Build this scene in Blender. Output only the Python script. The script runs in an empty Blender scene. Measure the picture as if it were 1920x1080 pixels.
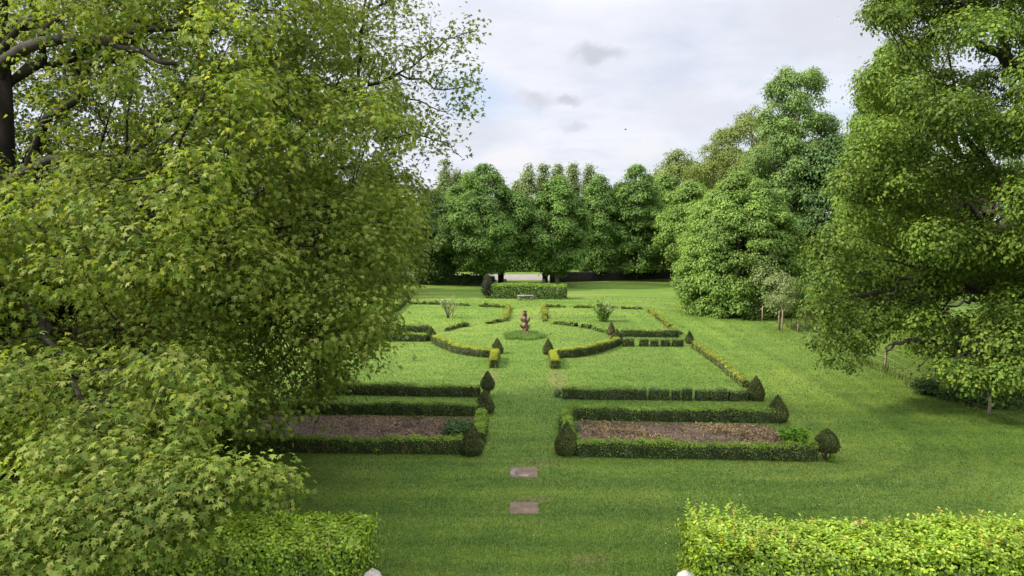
import bpy, math, random
import numpy as np
from mathutils import Vector

SC = bpy.context.scene
COL = SC.collection
RNG = np.random.default_rng(11)
random.seed(5)

# ------------------------------------------------------------------ camera model (used to survey the site)
F = 1350.0
HC = 7.0
PITCH = math.atan(140.0 / F)
SP, CP = math.sin(PITCH), math.cos(PITCH)

def ray(px, py):
    x = (px - 960.0) / F
    y = (540.0 - py) / F
    return np.array([x, CP + y * SP, -SP + y * CP])

def at(px, py, z=0.0):
    d = ray(px, py)
    t = (z - HC) / d[2]
    return np.array([0, 0, HC]) + d * t

def atd(px, py, Y):
    d = ray(px, py)
    return np.array([0, 0, HC]) + d * (Y / d[1])

def proj(P):
    P = np.atleast_2d(P) - np.array([0, 0, HC])
    cz = P[:, 1] * CP - P[:, 2] * SP
    cy = P[:, 1] * SP + P[:, 2] * CP
    ok = cz > 0.5
    czs = np.where(ok, cz, 1.0)
    return np.stack([960 + F * P[:, 0] / czs, 540 - F * cy / czs], 1), ok

def inpoly(pts, poly):
    poly = np.array(poly, float)
    x, y = pts[:, 0], pts[:, 1]
    r = np.zeros(len(pts), bool)
    n = len(poly)
    j = n - 1
    for i in range(n):
        xi, yi = poly[i]; xj, yj = poly[j]
        c = ((yi > y) != (yj > y)) & (x < (xj - xi) * (y - yi) / (yj - yi + 1e-9) + xi)
        r ^= c
        j = i
    return r

# ------------------------------------------------------------------ node materials
def newmat(name):
    m = bpy.data.materials.new(name)
    m.use_nodes = True
    nt = m.node_tree
    nt.nodes.clear()
    return m, nt, nt.nodes, nt.links

def ramp(nodes, stops, interp='LINEAR'):
    r = nodes.new('ShaderNodeValToRGB')
    cr = r.color_ramp
    cr.interpolation = interp
    while len(cr.elements) > 1:
        cr.elements.remove(cr.elements[-1])
    cr.elements[0].position = stops[0][0]
    cr.elements[0].color = (*stops[0][1], 1)
    for p, c in stops[1:]:
        e = cr.elements.new(p)
        e.color = (*c, 1)
    return r

def noise(nodes, links, vec, scale, detail=4, rough=0.55, dist=0.0):
    n = nodes.new('ShaderNodeTexNoise')
    n.inputs['Scale'].default_value = scale
    n.inputs['Detail'].default_value = detail
    n.inputs['Roughness'].default_value = rough
    n.inputs['Distortion'].default_value = dist
    if vec is not None:
        links.new(vec, n.inputs['Vector'])
    return n

def mixc(nodes, links, fac, a, b, mode='MIX'):
    m = nodes.new('ShaderNodeMix')
    m.data_type = 'RGBA'
    m.blend_type = mode
    for sock, v in ((m.inputs[0], fac), (m.inputs[6], a), (m.inputs[7], b)):
        if hasattr(v, 'is_linked'):
            links.new(v, sock)
        elif isinstance(v, (int, float)):
            sock.default_value = v
        else:
            sock.default_value = (*v, 1)
    return m.outputs[2]

def leaf_mat(name, cols, trans=0.35, clump=0.6, clump_amt=0.35, spec=0.12, rough=0.6, tcol=(1.25, 1.2, 0.6)):
    m, nt, N, L = newmat(name)
    geo = N.new('ShaderNodeNewGeometry')
    k = len(cols)
    r = ramp(N, [(i / max(1, k - 1), c) for i, c in enumerate(cols)])
    L.new(geo.outputs['Random Per Island'], r.inputs[0])
    nz = noise(N, L, geo.outputs['Position'], clump, 2)
    rr = ramp(N, [(0.3, (1 - clump_amt,) * 3), (0.7, (1 + clump_amt, 1 + clump_amt, 1 + clump_amt * 0.6))])
    L.new(nz.outputs[0], rr.inputs[0])
    col = mixc(N, L, 1.0, r.outputs[0], rr.outputs[0], 'MULTIPLY')
    p = N.new('ShaderNodeBsdfPrincipled')
    L.new(col, p.inputs['Base Color'])
    p.inputs['Roughness'].default_value = rough
    p.inputs['Specular IOR Level'].default_value = spec
    t = N.new('ShaderNodeBsdfTranslucent')
    L.new(mixc(N, L, 1.0, col, tcol, 'MULTIPLY'), t.inputs['Color'])
    mx = N.new('ShaderNodeMixShader')
    mx.inputs[0].default_value = trans
    L.new(p.outputs[0], mx.inputs[1]); L.new(t.outputs[0], mx.inputs[2])
    o = N.new('ShaderNodeOutputMaterial')
    L.new(mx.outputs[0], o.inputs['Surface'])
    return m

def rough_mat(name, cols, scale=6.0, rough=0.9, bump=0.4, bscale=25.0, stretch=(1, 1, 1), spec=0.2, detail=6):
    m, nt, N, L = newmat(name)
    tc = N.new('ShaderNodeTexCoord')
    mp = N.new('ShaderNodeMapping')
    mp.inputs['Scale'].default_value = stretch
    L.new(tc.outputs['Object'], mp.inputs[0])
    nz = noise(N, L, mp.outputs[0], scale, detail, 0.6)
    k = len(cols)
    r = ramp(N, [(0.28 + 0.44 * i / max(1, k - 1), c) for i, c in enumerate(cols)])
    L.new(nz.outputs[0], r.inputs[0])
    p = N.new('ShaderNodeBsdfPrincipled')
    L.new(r.outputs[0], p.inputs['Base Color'])
    p.inputs['Roughness'].default_value = rough
    p.inputs['Specular IOR Level'].default_value = spec
    nb = noise(N, L, mp.outputs[0], bscale, 5, 0.65)
    b = N.new('ShaderNodeBump')
    b.inputs['Strength'].default_value = bump
    b.inputs['Distance'].default_value = 0.03
    L.new(nb.outputs[0], b.inputs['Height']); L.new(b.outputs[0], p.inputs['Normal'])
    o = N.new('ShaderNodeOutputMaterial')
    L.new(p.outputs[0], o.inputs['Surface'])
    return m

WEAR = [(at(1045, 712)[:2], .5, 2.6, .4), (at(921, 706)[:2], .5, 1.8, .4), (at(1100, 553)[:2], 3.0, .8, .55), (at(1015, 868)[:2], .8, .5, .35), (at(1000, 936)[:2], .6, .25, .5), (at(1100, 1050)[:2], .6, .4, .4), (at(790, 560)[:2], 3.0, .6, .4)]
def lawn_mat(name, blades):
    m, nt, N, L = newmat(name)
    geo = N.new('ShaderNodeNewGeometry')
    P = geo.outputs['Position']
    def mp(scale, rot=0.0):
        n = N.new('ShaderNodeMapping')
        n.inputs['Scale'].default_value = scale
        n.inputs['Rotation'].default_value = (0, 0, rot)
        L.new(P, n.inputs[0])
        return n.outputs[0]
    # broad patches of lusher and drier turf
    n1 = noise(N, L, P, 0.16, 4, 0.6, 0.6)
    r1 = ramp(N, [(0.3, (0.090, 0.150, 0.027)), (0.52, (0.110, 0.168, 0.032)), (0.72, (0.134, 0.183, 0.039))])
    L.new(n1.outputs[0], r1.inputs[0])
    col = r1.outputs[0]
    # mower passes go round the parterre, parallel to its edges and turning at its corners
    def vm(op, a, b=None):
        n = N.new('ShaderNodeVectorMath'); n.operation = op
        for i, v in enumerate((a, b)):
            if v is None: continue
            if hasattr(v, 'is_linked'): L.new(v, n.inputs[i])
            else: n.inputs[i].default_value = v
        return n
    q = vm('ABSOLUTE', vm('SUBTRACT', P, (0.2, 36.0, 0)).outputs[0]).outputs[0]
    q = vm('MULTIPLY', vm('MAXIMUM', vm('SUBTRACT', q, (7.5, 13.0, 100)).outputs[0], (0, 0, 0)).outputs[0], (1, 1, 0)).outputs[0]
    dd = vm('LENGTH', q).outputs['Value']
    cx = N.new('ShaderNodeCombineXYZ')
    L.new(dd, cx.inputs[0])
    along = vm('MULTIPLY', P, (0.045, 0.045, 0)).outputs[0]
    sx = N.new('ShaderNodeSeparateXYZ'); L.new(along, sx.inputs[0])
    L.new(sx.outputs[0], cx.inputs[1]); L.new(sx.outputs[1], cx.inputs[2])
    n2 = noise(N, L, cx.outputs[0], 1.15, 3, 0.55)
    r2 = ramp(N, [(0.36, (0.84, 0.87, 0.88)), (0.5, (1, 1, 1)), (0.64, (1.17, 1.12, 1.07))])
    L.new(n2.outputs[0], r2.inputs[0])
    col = mixc(N, L, 1.0, col, r2.outputs[0], 'MULTIPLY')
    n3 = noise(N, L, mp((0.16, 0.9, 1), 0.02), 1.0, 3, 0.55)
    r3 = ramp(N, [(0.36, (0.90, 0.92, 0.92)), (0.64, (1.10, 1.07, 1.02))])
    L.new(n3.outputs[0], r3.inputs[0])
    col = mixc(N, L, 1.0, col, r3.outputs[0], 'MULTIPLY')
    # clover and coarse weeds: smaller darker patches
    n4 = noise(N, L, P, 1.3, 5, 0.65)
    r4 = ramp(N, [(0.34, (0.80, 0.9, 0.97)), (0.5, (1, 1, 1)), (0.68, (1.1, 1.06, 0.97))])
    L.new(n4.outputs[0], r4.inputs[0])
    col = mixc(N, L, 1.0, col, r4.outputs[0], 'MULTIPLY')
    # thin dry strawy spots
    n5 = noise(N, L, mp((0.5, 1.1, 1)), 0.9, 4, 0.6)
    r5 = ramp(N, [(0.66, (0, 0, 0)), (0.8, (0.55, 0.55, 0.55))])
    L.new(n5.outputs[0], r5.inputs[0])
    col = mixc(N, L, r5.outputs[0], col, (0.22, 0.215, 0.085))
    # worn strips where hedge has died back, and a scuffed track by the laurel hedge
    nw = noise(N, L, P, 2.2, 5, 0.65)
    for (cxy, rx, ry, amt) in WEAR:
        df = vm('MULTIPLY', vm('SUBTRACT', P, (cxy[0], cxy[1], 0)).outputs[0], (1 / rx, 1 / ry, 0)).outputs[0]
        ln = vm('LENGTH', df).outputs['Value']
        ad = N.new('ShaderNodeMath'); ad.operation = 'MULTIPLY_ADD'
        L.new(nw.outputs[0], ad.inputs[0]); ad.inputs[1].default_value = 1.6; L.new(ln, ad.inputs[2])
        rw = ramp(N, [(0.62, (amt,) * 3), (1.0, (0, 0, 0))])
        md = N.new('ShaderNodeMath'); md.operation = 'MULTIPLY'; L.new(ad.outputs[0], md.inputs[0]); md.inputs[1].default_value = 0.55
        L.new(md.outputs[0], rw.inputs[0])
        col = mixc(N, L, rw.outputs[0], col, (0.19, 0.15, 0.075))
    # tuft speckle
    n6 = noise(N, L, mp((9, 5, 9)), 1.0, 4, 0.7)
    r6 = ramp(N, [(0.3, (0.76, 0.8, 0.82)), (0.5, (1, 1, 1)), (0.7, (1.18, 1.13, 1.06))])
    L.new(n6.outputs[0], r6.inputs[0])
    col = mixc(N, L, 0.6 if blades else 1.0, col, r6.outputs[0], 'MULTIPLY')
    if blades:
        rr = ramp(N, [(0.0, (0.82, 0.84, 0.82)), (0.8, (1.06, 1.04, 1.0)), (1.0, (1.22, 1.14, 1.05))])
        L.new(geo.outputs['Random Per Island'], rr.inputs[0])
        col = mixc(N, L, 1.0, col, rr.outputs[0], 'MULTIPLY')
    p = N.new('ShaderNodeBsdfPrincipled')
    L.new(col, p.inputs['Base Color'])
    p.inputs['Roughness'].default_value = 0.8
    p.inputs['Specular IOR Level'].default_value = 0.05
    o = N.new('ShaderNodeOutputMaterial')
    if blades:
        t = N.new('ShaderNodeBsdfTranslucent')
        L.new(mixc(N, L, 1.0, col, (1.2, 1.2, 0.7), 'MULTIPLY'), t.inputs['Color'])
        mx = N.new('ShaderNodeMixShader'); mx.inputs[0].default_value = 0.4
        L.new(p.outputs[0], mx.inputs[1]); L.new(t.outputs[0], mx.inputs[2])
        L.new(mx.outputs[0], o.inputs['Surface'])
    else:
        nb = noise(N, L, mp((16, 10, 16)), 1.0, 5, 0.7)
        b = N.new('ShaderNodeBump')
        b.inputs['Strength'].default_value = 0.8
        b.inputs['Distance'].default_value = 0.06
        L.new(nb.outputs[0], b.inputs['Height']); L.new(b.outputs[0], p.inputs['Normal'])
        L.new(p.outputs[0], o.inputs['Surface'])
    return m

M = {}
M['plane_leaf'] = leaf_mat('plane_leaf', [(0.075, 0.13, 0.018), (0.13, 0.195, 0.027), (0.175, 0.24, 0.036), (0.23, 0.28, 0.05), (0.295, 0.315, 0.085)], 0.46, 0.45, 0.22, 0.12, 0.6)
M['oak_leaf'] = leaf_mat('oak_leaf', [(0.052, 0.1, 0.016), (0.088, 0.152, 0.022), (0.13, 0.2, 0.028), (0.195, 0.25, 0.04)], 0.3, 0.35, 0.3)
M['lime_leaf'] = leaf_mat('lime_leaf', [(0.115, 0.205, 0.038), (0.165, 0.26, 0.052), (0.22, 0.315, 0.078)], 0.3, 0.35, 0.25)
M['avenue_leaf'] = leaf_mat('avenue_leaf', [(0.078, 0.145, 0.032), (0.115, 0.2, 0.042), (0.17, 0.265, 0.062)], 0.28, 0.3, 0.28)
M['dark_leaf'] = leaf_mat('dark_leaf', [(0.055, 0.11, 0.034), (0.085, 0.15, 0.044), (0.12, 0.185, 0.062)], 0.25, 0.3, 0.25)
M['grey_leaf'] = leaf_mat('grey_leaf', [(0.11, 0.185, 0.05), (0.15, 0.235, 0.066), (0.205, 0.29, 0.095)], 0.3, 0.3, 0.25)
M['beech_leaf'] = leaf_mat('beech_leaf', [(0.11, 0.155, 0.035), (0.15, 0.195, 0.045), (0.19, 0.23, 0.06)], 0.3, 0.3, 0.2)
M['poplar_leaf'] = leaf_mat('poplar_leaf', [(0.13, 0.18, 0.065), (0.17, 0.22, 0.085), (0.22, 0.27, 0.12)], 0.3, 0.2, 0.2)  # far trees: the paleness of distance haze is put into the leaf colour
M['sapling_leaf'] = leaf_mat('sapling_leaf', [(0.16, 0.22, 0.08), (0.22, 0.28, 0.11), (0.31, 0.35, 0.18)], 0.35, 0.8, 0.15)
M['copper_leaf'] = leaf_mat('copper_leaf', [(0.035, 0.014, 0.018), (0.05, 0.02, 0.022)], 0.2, 0.4, 0.3, tcol=(1.3, .8, .8))
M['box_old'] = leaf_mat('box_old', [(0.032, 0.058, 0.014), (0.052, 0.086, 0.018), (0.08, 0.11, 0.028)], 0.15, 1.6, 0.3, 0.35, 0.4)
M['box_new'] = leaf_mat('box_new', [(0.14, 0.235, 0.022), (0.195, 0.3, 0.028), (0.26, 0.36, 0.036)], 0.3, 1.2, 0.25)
M['box_yellow'] = leaf_mat('box_yellow', [(0.22, 0.29, 0.025), (0.31, 0.36, 0.03), (0.4, 0.4, 0.045)], 0.3, 1.2, 0.2)
M['box_dry'] = leaf_mat('box_dry', [(0.07, 0.062, 0.032), (0.11, 0.09, 0.045), (0.15, 0.12, 0.065)], 0.1, 2.0, 0.3)
M['yew_old'] = leaf_mat('yew_old', [(0.034, 0.052, 0.016), (0.054, 0.074, 0.022), (0.082, 0.096, 0.03)], 0.1, 2.5, 0.3)
M['yew_new'] = leaf_mat('yew_new', [(0.11, 0.13, 0.028), (0.16, 0.17, 0.04)], 0.15, 2.5, 0.3)
M['hornbeam_leaf'] = leaf_mat('hornbeam_leaf', [(0.13, 0.23, 0.016), (0.2, 0.315, 0.021), (0.275, 0.385, 0.03), (0.345, 0.43, 0.048)], 0.35, 1.4, 0.2, 0.35, 0.4)
M['hornbeam_old'] = leaf_mat('hornbeam_old', [(0.05, 0.1, 0.012), (0.09, 0.165, 0.018), (0.15, 0.24, 0.026)], 0.3, 1.4, 0.2, 0.35, 0.4)
M['hornbeam_tip'] = leaf_mat('hornbeam_tip', [(0.30, 0.30, 0.04), (0.36, 0.26, 0.06), (0.33, 0.36, 0.05)], 0.35, 1.4, 0.2)
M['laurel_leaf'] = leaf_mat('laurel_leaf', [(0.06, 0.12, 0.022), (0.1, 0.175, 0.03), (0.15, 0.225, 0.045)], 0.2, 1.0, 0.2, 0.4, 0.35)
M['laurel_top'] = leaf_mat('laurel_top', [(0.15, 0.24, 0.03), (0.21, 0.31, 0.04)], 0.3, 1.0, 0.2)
M['peony_leaf'] = leaf_mat('peony_leaf', [(0.07, 0.17, 0.018), (0.12, 0.24, 0.022), (0.17, 0.29, 0.03)], 0.3, 2.0, 0.2)
M['weed_leaf'] = leaf_mat('weed_leaf', [(0.045, 0.09, 0.03), (0.07, 0.135, 0.042), (0.11, 0.175, 0.06)], 0.3, 2.0, 0.3)
M['lavender_leaf'] = leaf_mat('lavender_leaf', [(0.10, 0.14, 0.08), (0.14, 0.18, 0.11)], 0.2, 2.0, 0.2)
M['purple_shrub'] = leaf_mat('purple_shrub', [(0.028, 0.034, 0.020), (0.045, 0.042, 0.028), (0.05, 0.065, 0.03)], 0.15, 1.0, 0.3)
M['blossom'] = leaf_mat('blossom', [(0.42, 0.43, 0.28), (0.52, 0.52, 0.36)], 0.2, 1.0, 0.1, tcol=(1, 1, 0.9))
M['pink_blossom'] = leaf_mat('pink_blossom', [(0.55, 0.25, 0.16), (0.62, 0.33, 0.22)], 0.2, 1.0, 0.1, tcol=(1, 1, 0.9))
M['daisy'] = leaf_mat('daisy', [(0.75, 0.75, 0.7), (0.8, 0.8, 0.76)], 0.1, 1.0, 0.05, tcol=(1, 1, 1))
M['mulch'] = leaf_mat('mulch', [(0.065, 0.04, 0.019), (0.14, 0.092, 0.045), (0.26, 0.18, 0.095), (0.41, 0.31, 0.18)], 0.02, 0.8, 0.35, 0.1, 0.9)
M['litter'] = leaf_mat('litter', [(0.06, 0.037, 0.022), (0.105, 0.064, 0.037), (0.2, 0.135, 0.082), (0.33, 0.25, 0.165)], 0.02, 0.8, 0.3, 0.1, 0.9)
M['rough_grass'] = leaf_mat('rough_grass', [(0.08, 0.13, 0.03), (0.12, 0.18, 0.04), (0.19, 0.21, 0.08)], 0.35, 0.5, 0.3)
M['island_grass'] = leaf_mat('island_grass', [(0.09, 0.175, 0.045), (0.13, 0.225, 0.06), (0.18, 0.26, 0.08)], 0.35, 1.5, 0.3)
M['lawn'] = lawn_mat('lawn', False)
M['grass'] = lawn_mat('grass_blade', True)
M['plane_bark'] = rough_mat('plane_bark', [(0.016, 0.013, 0.010), (0.032, 0.026, 0.018), (0.07, 0.058, 0.042)], 2.2, 0.9, 0.6, 14, (1, 1, 0.5))
M['oak_bark'] = rough_mat('oak_bark', [(0.022, 0.018, 0.014), (0.045, 0.038, 0.028), (0.085, 0.07, 0.05)], 5, 0.95, 0.9, 12, (1, 1, 0.25))
M['bark'] = rough_mat('bark', [(0.05, 0.042, 0.032), (0.09, 0.078, 0.06), (0.15, 0.13, 0.10)], 5, 0.95, 0.6, 14, (1, 1, 0.3))
M['pale_bark'] = rough_mat('pale_bark', [(0.13, 0.115, 0.09), (0.21, 0.19, 0.155), (0.30, 0.275, 0.23)], 5, 0.95, 0.6, 14, (1, 1, 0.3))
M['box_wood'] = rough_mat('box_wood', [(0.09, 0.07, 0.05), (0.16, 0.13, 0.095)], 20, 0.9, 0.4, 40, (1, 1, 0.2))
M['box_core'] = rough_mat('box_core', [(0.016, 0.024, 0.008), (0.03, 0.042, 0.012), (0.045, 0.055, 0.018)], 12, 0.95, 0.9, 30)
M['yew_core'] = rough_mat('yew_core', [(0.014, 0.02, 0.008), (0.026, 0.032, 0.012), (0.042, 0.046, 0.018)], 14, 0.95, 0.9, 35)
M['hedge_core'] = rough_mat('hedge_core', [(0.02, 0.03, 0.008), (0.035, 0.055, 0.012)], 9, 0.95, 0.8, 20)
M['soil'] = rough_mat('soil', [(0.055, 0.038, 0.026), (0.10, 0.07, 0.047), (0.16, 0.115, 0.08)], 1.6, 0.95, 0.8, 22)
M['slab'] = rough_mat('slab', [(0.105, 0.072, 0.045), (0.15, 0.105, 0.07), (0.20, 0.152, 0.108)], 3.2, 0.85, 0.35, 40, detail=8)
M['stone'] = rough_mat('stone', [(0.12, 0.105, 0.085), (0.20, 0.175, 0.145), (0.28, 0.255, 0.215)], 7, 0.9, 0.6, 30)
M['pale_stone'] = rough_mat('pale_stone', [(0.20, 0.18, 0.145), (0.32, 0.29, 0.245), (0.42, 0.39, 0.335)], 8, 0.9, 0.6, 26)
M['asphalt'] = rough_mat('asphalt', [(0.16, 0.14, 0.13), (0.22, 0.195, 0.18)], 1.2, 0.9, 0.3, 60)
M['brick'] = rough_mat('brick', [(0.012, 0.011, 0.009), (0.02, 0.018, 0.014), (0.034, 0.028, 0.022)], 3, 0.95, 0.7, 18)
M['post_wood'] = rough_mat('post_wood', [(0.15, 0.12, 0.085), (0.25, 0.205, 0.15), (0.33, 0.28, 0.21)], 9, 0.9, 0.5, 30, (1, 1, 0.15))
M['stake_wood'] = rough_mat('stake_wood', [(0.28, 0.22, 0.14), (0.42, 0.34, 0.23)], 9, 0.9, 0.4, 30, (1, 1, 0.15))
M['carved'] = rough_mat('carved', [(0.06, 0.03, 0.02), (0.14, 0.066, 0.043), (0.22, 0.12, 0.082), (0.42, 0.31, 0.24)], 3.4, 0.75, 0.7, 16, (1, 1, 0.4), 0.3)
M['carved_dark'] = rough_mat('carved_dark', [(0.03, 0.016, 0.012), (0.06, 0.03, 0.022)], 8, 0.8, 0.5, 20)
M['carved_pale'] = rough_mat('carved_pale', [(0.26, 0.16, 0.12), (0.46, 0.34, 0.27)], 8, 0.8, 0.5, 20)
M['wire'] = rough_mat('wire', [(0.2, 0.2, 0.2), (0.28, 0.28, 0.27)], 20, 0.5, 0.1, 30)
M['bird'] = rough_mat('bird', [(0.02, 0.02, 0.022), (0.03, 0.03, 0.03)], 20, 0.8, 0.1, 30)
M['meadow'] = rough_mat('meadow', [(0.12, 0.20, 0.03), (0.17, 0.25, 0.045), (0.22, 0.27, 0.06)], 0.25, 0.9, 0.6, 6)

# ------------------------------------------------------------------ mesh collecting
class MB:
    def __init__(s):
        s.v = []; s.f = []; s.n = 0
    def add(s, v, faces, mat=0):
        v = np.asarray(v, float).reshape(-1, 3)
        for fc in faces:
            fc = np.asarray(fc, np.int64)
            if fc.size:
                s.f.append((fc + s.n, mat))
        s.v.append(v); s.n += len(v)
    def build(s, name, mats, parent=None, smooth=False, loc=None):
        v = np.concatenate(s.v) if s.v else np.zeros((0, 3))
        if loc is not None:
            v = v - np.asarray(loc, float)
        me = bpy.data.meshes.new(name)
        me.vertices.add(len(v))
        me.vertices.foreach_set('co', v.astype(np.float32).ravel())
        li = []; tot = []; mi = []
        for fc, m in s.f:
            li.append(fc.ravel()); tot.append(np.full(len(fc), fc.shape[1])); mi.append(np.full(len(fc), m))
        li = np.concatenate(li); tot = np.concatenate(tot); mi = np.concatenate(mi)
        me.loops.add(len(li))
        me.loops.foreach_set('vertex_index', li.astype(np.int32))
        me.polygons.add(len(tot))
        st = np.concatenate([[0], np.cumsum(tot)[:-1]])
        me.polygons.foreach_set('loop_start', st.astype(np.int32))
        me.polygons.foreach_set('material_index', mi.astype(np.int32))
        if smooth:
            me.polygons.foreach_set('use_smooth', np.ones(len(tot), bool))
        for m in (mats if isinstance(mats, (list, tuple)) else [mats]):
            me.materials.append(M[m])
        me.update(calc_edges=True)
        o = bpy.data.objects.new(name, me)
        COL.objects.link(o)
        if parent is not None:
            o.parent = parent
        elif loc is not None:
            o.location = [float(c) for c in loc]
        return o

def tag(o, label=None, cat=None, group=None, kind=None):
    if label: o['label'] = label
    if cat: o['category'] = cat
    if group: o['group'] = group
    if kind: o['kind'] = kind
    return o

def thing(name, loc, label, cat, group=None):
    o = bpy.data.objects.new(name, None)
    COL.objects.link(o)
    o.location = [float(c) for c in loc]
    o.empty_display_size = 0.3
    return tag(o, label, cat, group)

def norm(a):
    return a / np.maximum(np.linalg.norm(a, axis=-1, keepdims=True), 1e-9)

# leaf shapes: x across, y along the midrib, z out of the blade
def _maple(b=1.0):
    o = [(0, -.02, .03), (0.54, 0.0, -.10 * b), (0.27, 0.27, .01), (0.48, 0.62, -.13 * b), (0.16, 0.55, .03), (0.0, 1.02, -.14 * b),
         (-0.16, 0.55, .03), (-0.48, 0.62, -.11 * b), (-0.27, 0.27, .01), (-0.54, 0.0, -.12 * b)]
    f = [(0, i, i + 1) for i in range(1, 9)]
    return np.array(o), [np.array(f)]
MAPLE = [_maple(.6), _maple(1.6), _maple(2.6)]
OVAL = (np.array([(0, 0, 0), (.27, .28, .08), (.25, .68, .05), (0, 1, -.06), (-.25, .68, .05), (-.27, .28, .08)], float), [np.array([(0, 1, 2, 3), (0, 3, 4, 5)])])
RHOMB = (np.array([(0, 0, 0), (.36, .48, .1), (0, 1, -.05), (-.36, .48, .1)], float), [np.array([(0, 1, 2), (0, 2, 3)])])
OAKSPRIG = (np.array([(0, 0, 0), (.38, .3, .1), (.22, .45, .02), (.42, .8, -.02), (0, 1.05, -.1), (-.42, .8, -.02), (-.22, .45, .02), (-.38, .3, .1)], float),
            [np.array([(0, 1, 2), (2, 3, 4), (4, 5, 6), (6, 7, 0)]), np.array([(0, 2, 4, 6)])])
BLADE = (np.array([(-.5, 0, 0), (.5, 0, 0), (0, 1, 0)], float), [np.array([(0, 1, 2)])])

def leaves(mb, tmpl, pos, nrm, tip, size, mat=0, wid=None):
    if isinstance(tmpl, list):
        k = len(tmpl); size = np.asarray(size) * np.ones(len(pos))
        for q in range(k):
            leaves(mb, tmpl[q], pos[q::k], nrm[q::k], tip[q::k], size[q::k], mat)
        return
    tv, tf = tmpl
    n = len(pos)
    if n == 0: return
    z = norm(nrm)
    y = tip - z * np.sum(tip * z, 1, keepdims=True)
    y = norm(y)
    x = np.cross(y, z)
    s = np.asarray(size).reshape(-1, 1, 1) * np.ones((n, 1, 1))
    w = s if wid is None else np.asarray(wid).reshape(-1, 1, 1) * np.ones((n, 1, 1))
    v = pos[:, None, :] + w * tv[None, :, 0:1] * x[:, None, :] + s * (tv[None, :, 1:2] * y[:, None, :] + tv[None, :, 2:3] * z[:, None, :])
    k = len(tv)
    off = (np.arange(n) * k)[:, None, None]
    mb.add(v.reshape(-1, 3), [(off + f[None]).reshape(-1, f.shape[1]) for f in tf], mat)

def tube(mb, path, radii, sides=7, mat=0, rng=RNG):
    path = np.asarray(path, float); radii = np.asarray(radii, float)
    n = len(path)
    t = norm(np.gradient(path, axis=0))
    ref = np.where(np.abs(t[:, 2:3]) > 0.9, np.array([[1.0, 0, 0]]), np.array([[0, 0, 1.0]]))
    a = norm(np.cross(t, ref)); b = np.cross(t, a)
    ang = np.linspace(0, 2 * math.pi, sides, endpoint=False)
    ring = path[:, None, :] + radii[:, None, None] * (np.cos(ang)[None, :, None] * a[:, None, :] + np.sin(ang)[None, :, None] * b[:, None, :])
    i = np.arange(n - 1)[:, None] * sides; j = np.arange(sides)[None]
    q = np.stack([i + j, i + (j + 1) % sides, i + sides + (j + 1) % sides, i + sides + j], -1).reshape(-1, 4)
    mb.add(ring.reshape(-1, 3), [q, np.array([list(range(sides))[::-1]]), np.array([[(n - 1) * sides + k for k in range(sides)]])], mat)

def bez(p0, p1, p2, n=8):
    t = np.linspace(0, 1, n)[:, None]
    return (1 - t) ** 2 * p0 + 2 * t * (1 - t) * p1 + t ** 2 * p2

def wob(path, amp, rng):
    p = path.copy()
    n = len(p)
    p[1:-1] += rng.normal(0, amp, (n - 2, 3))
    return p

# ------------------------------------------------------------------ crowns
def crown_leaves(mb, C, R, axis, nclump, per, csize, lsize, tmpl, rng, up=0.6, out=0.7, droop=0.3, flat=0.55, keep_in=0.12, mat=0, polyfilter=None, weight=None, skew=0.25, dome=0.7):
    """clumps of leaves over the surfaces of the boughs (ellipsoids C, R)"""
    A = (R[:, 0] * R[:, 1] * R[:, 2]) ** (2 / 3.)
    if weight is not None: A = A * weight
    idx = rng.choice(len(C), nclump, p=A / A.sum())
    d = norm(rng.normal(0, 1, (nclump, 3)))
    o = C[idx] - axis; o[:, 2] *= 0.6
    d = norm(d + skew * 1.6 * norm(o) + np.array([0, 0, skew]))
    rr = rng.uniform(0.72, 1.06, (nclump, 1))
    sub = C[idx] + R[idx] * d * rr
    # thin out what lies deep inside other boughs
    inside = np.zeros(nclump, bool)
    for s in range(0, nclump, 4000):
        q = (sub[s:s + 4000, None, :] - C[None]) / R[None]
        dd = np.sum(q * q, 2)
        inside[s:s + 4000] = (dd < 0.5).any(1)
    keep = ~inside | (rng.random(nclump) < keep_in)
    if polyfilter is not None:
        keep &= polyfilter(sub)
    sub = sub[keep]; d = d[keep]
    n = len(sub)
    m = np.maximum(2, rng.poisson(per, n))
    ii = np.repeat(np.arange(n), m)
    cs = csize * rng.uniform(0.6, 1.4, n)
    off = rng.normal(0, 1, (len(ii), 3)) * cs[ii][:, None] * np.array([1, 1, flat])
    p = sub[ii] + off
    # sprays hang away from the bough
    hd = np.linalg.norm(off[:, :2], axis=1)
    p[:, 2] -= droop * hd
    nr = up * np.array([0, 0, 1.0]) + out * d[ii] + dome * norm(off + 1e-4) + rng.normal(0, 0.34, (len(ii), 3))
    tp = norm(off + 1e-4) * 0.8 + d[ii] * 0.6 + np.array([0, 0, -droop * 1.6]) + rng.normal(0, 0.4, (len(ii), 3))
    sz = lsize * rng.uniform(0.65, 1.25, len(ii))
    leaves(mb, tmpl, p, nr, tp, sz, mat)
    return sub

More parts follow.
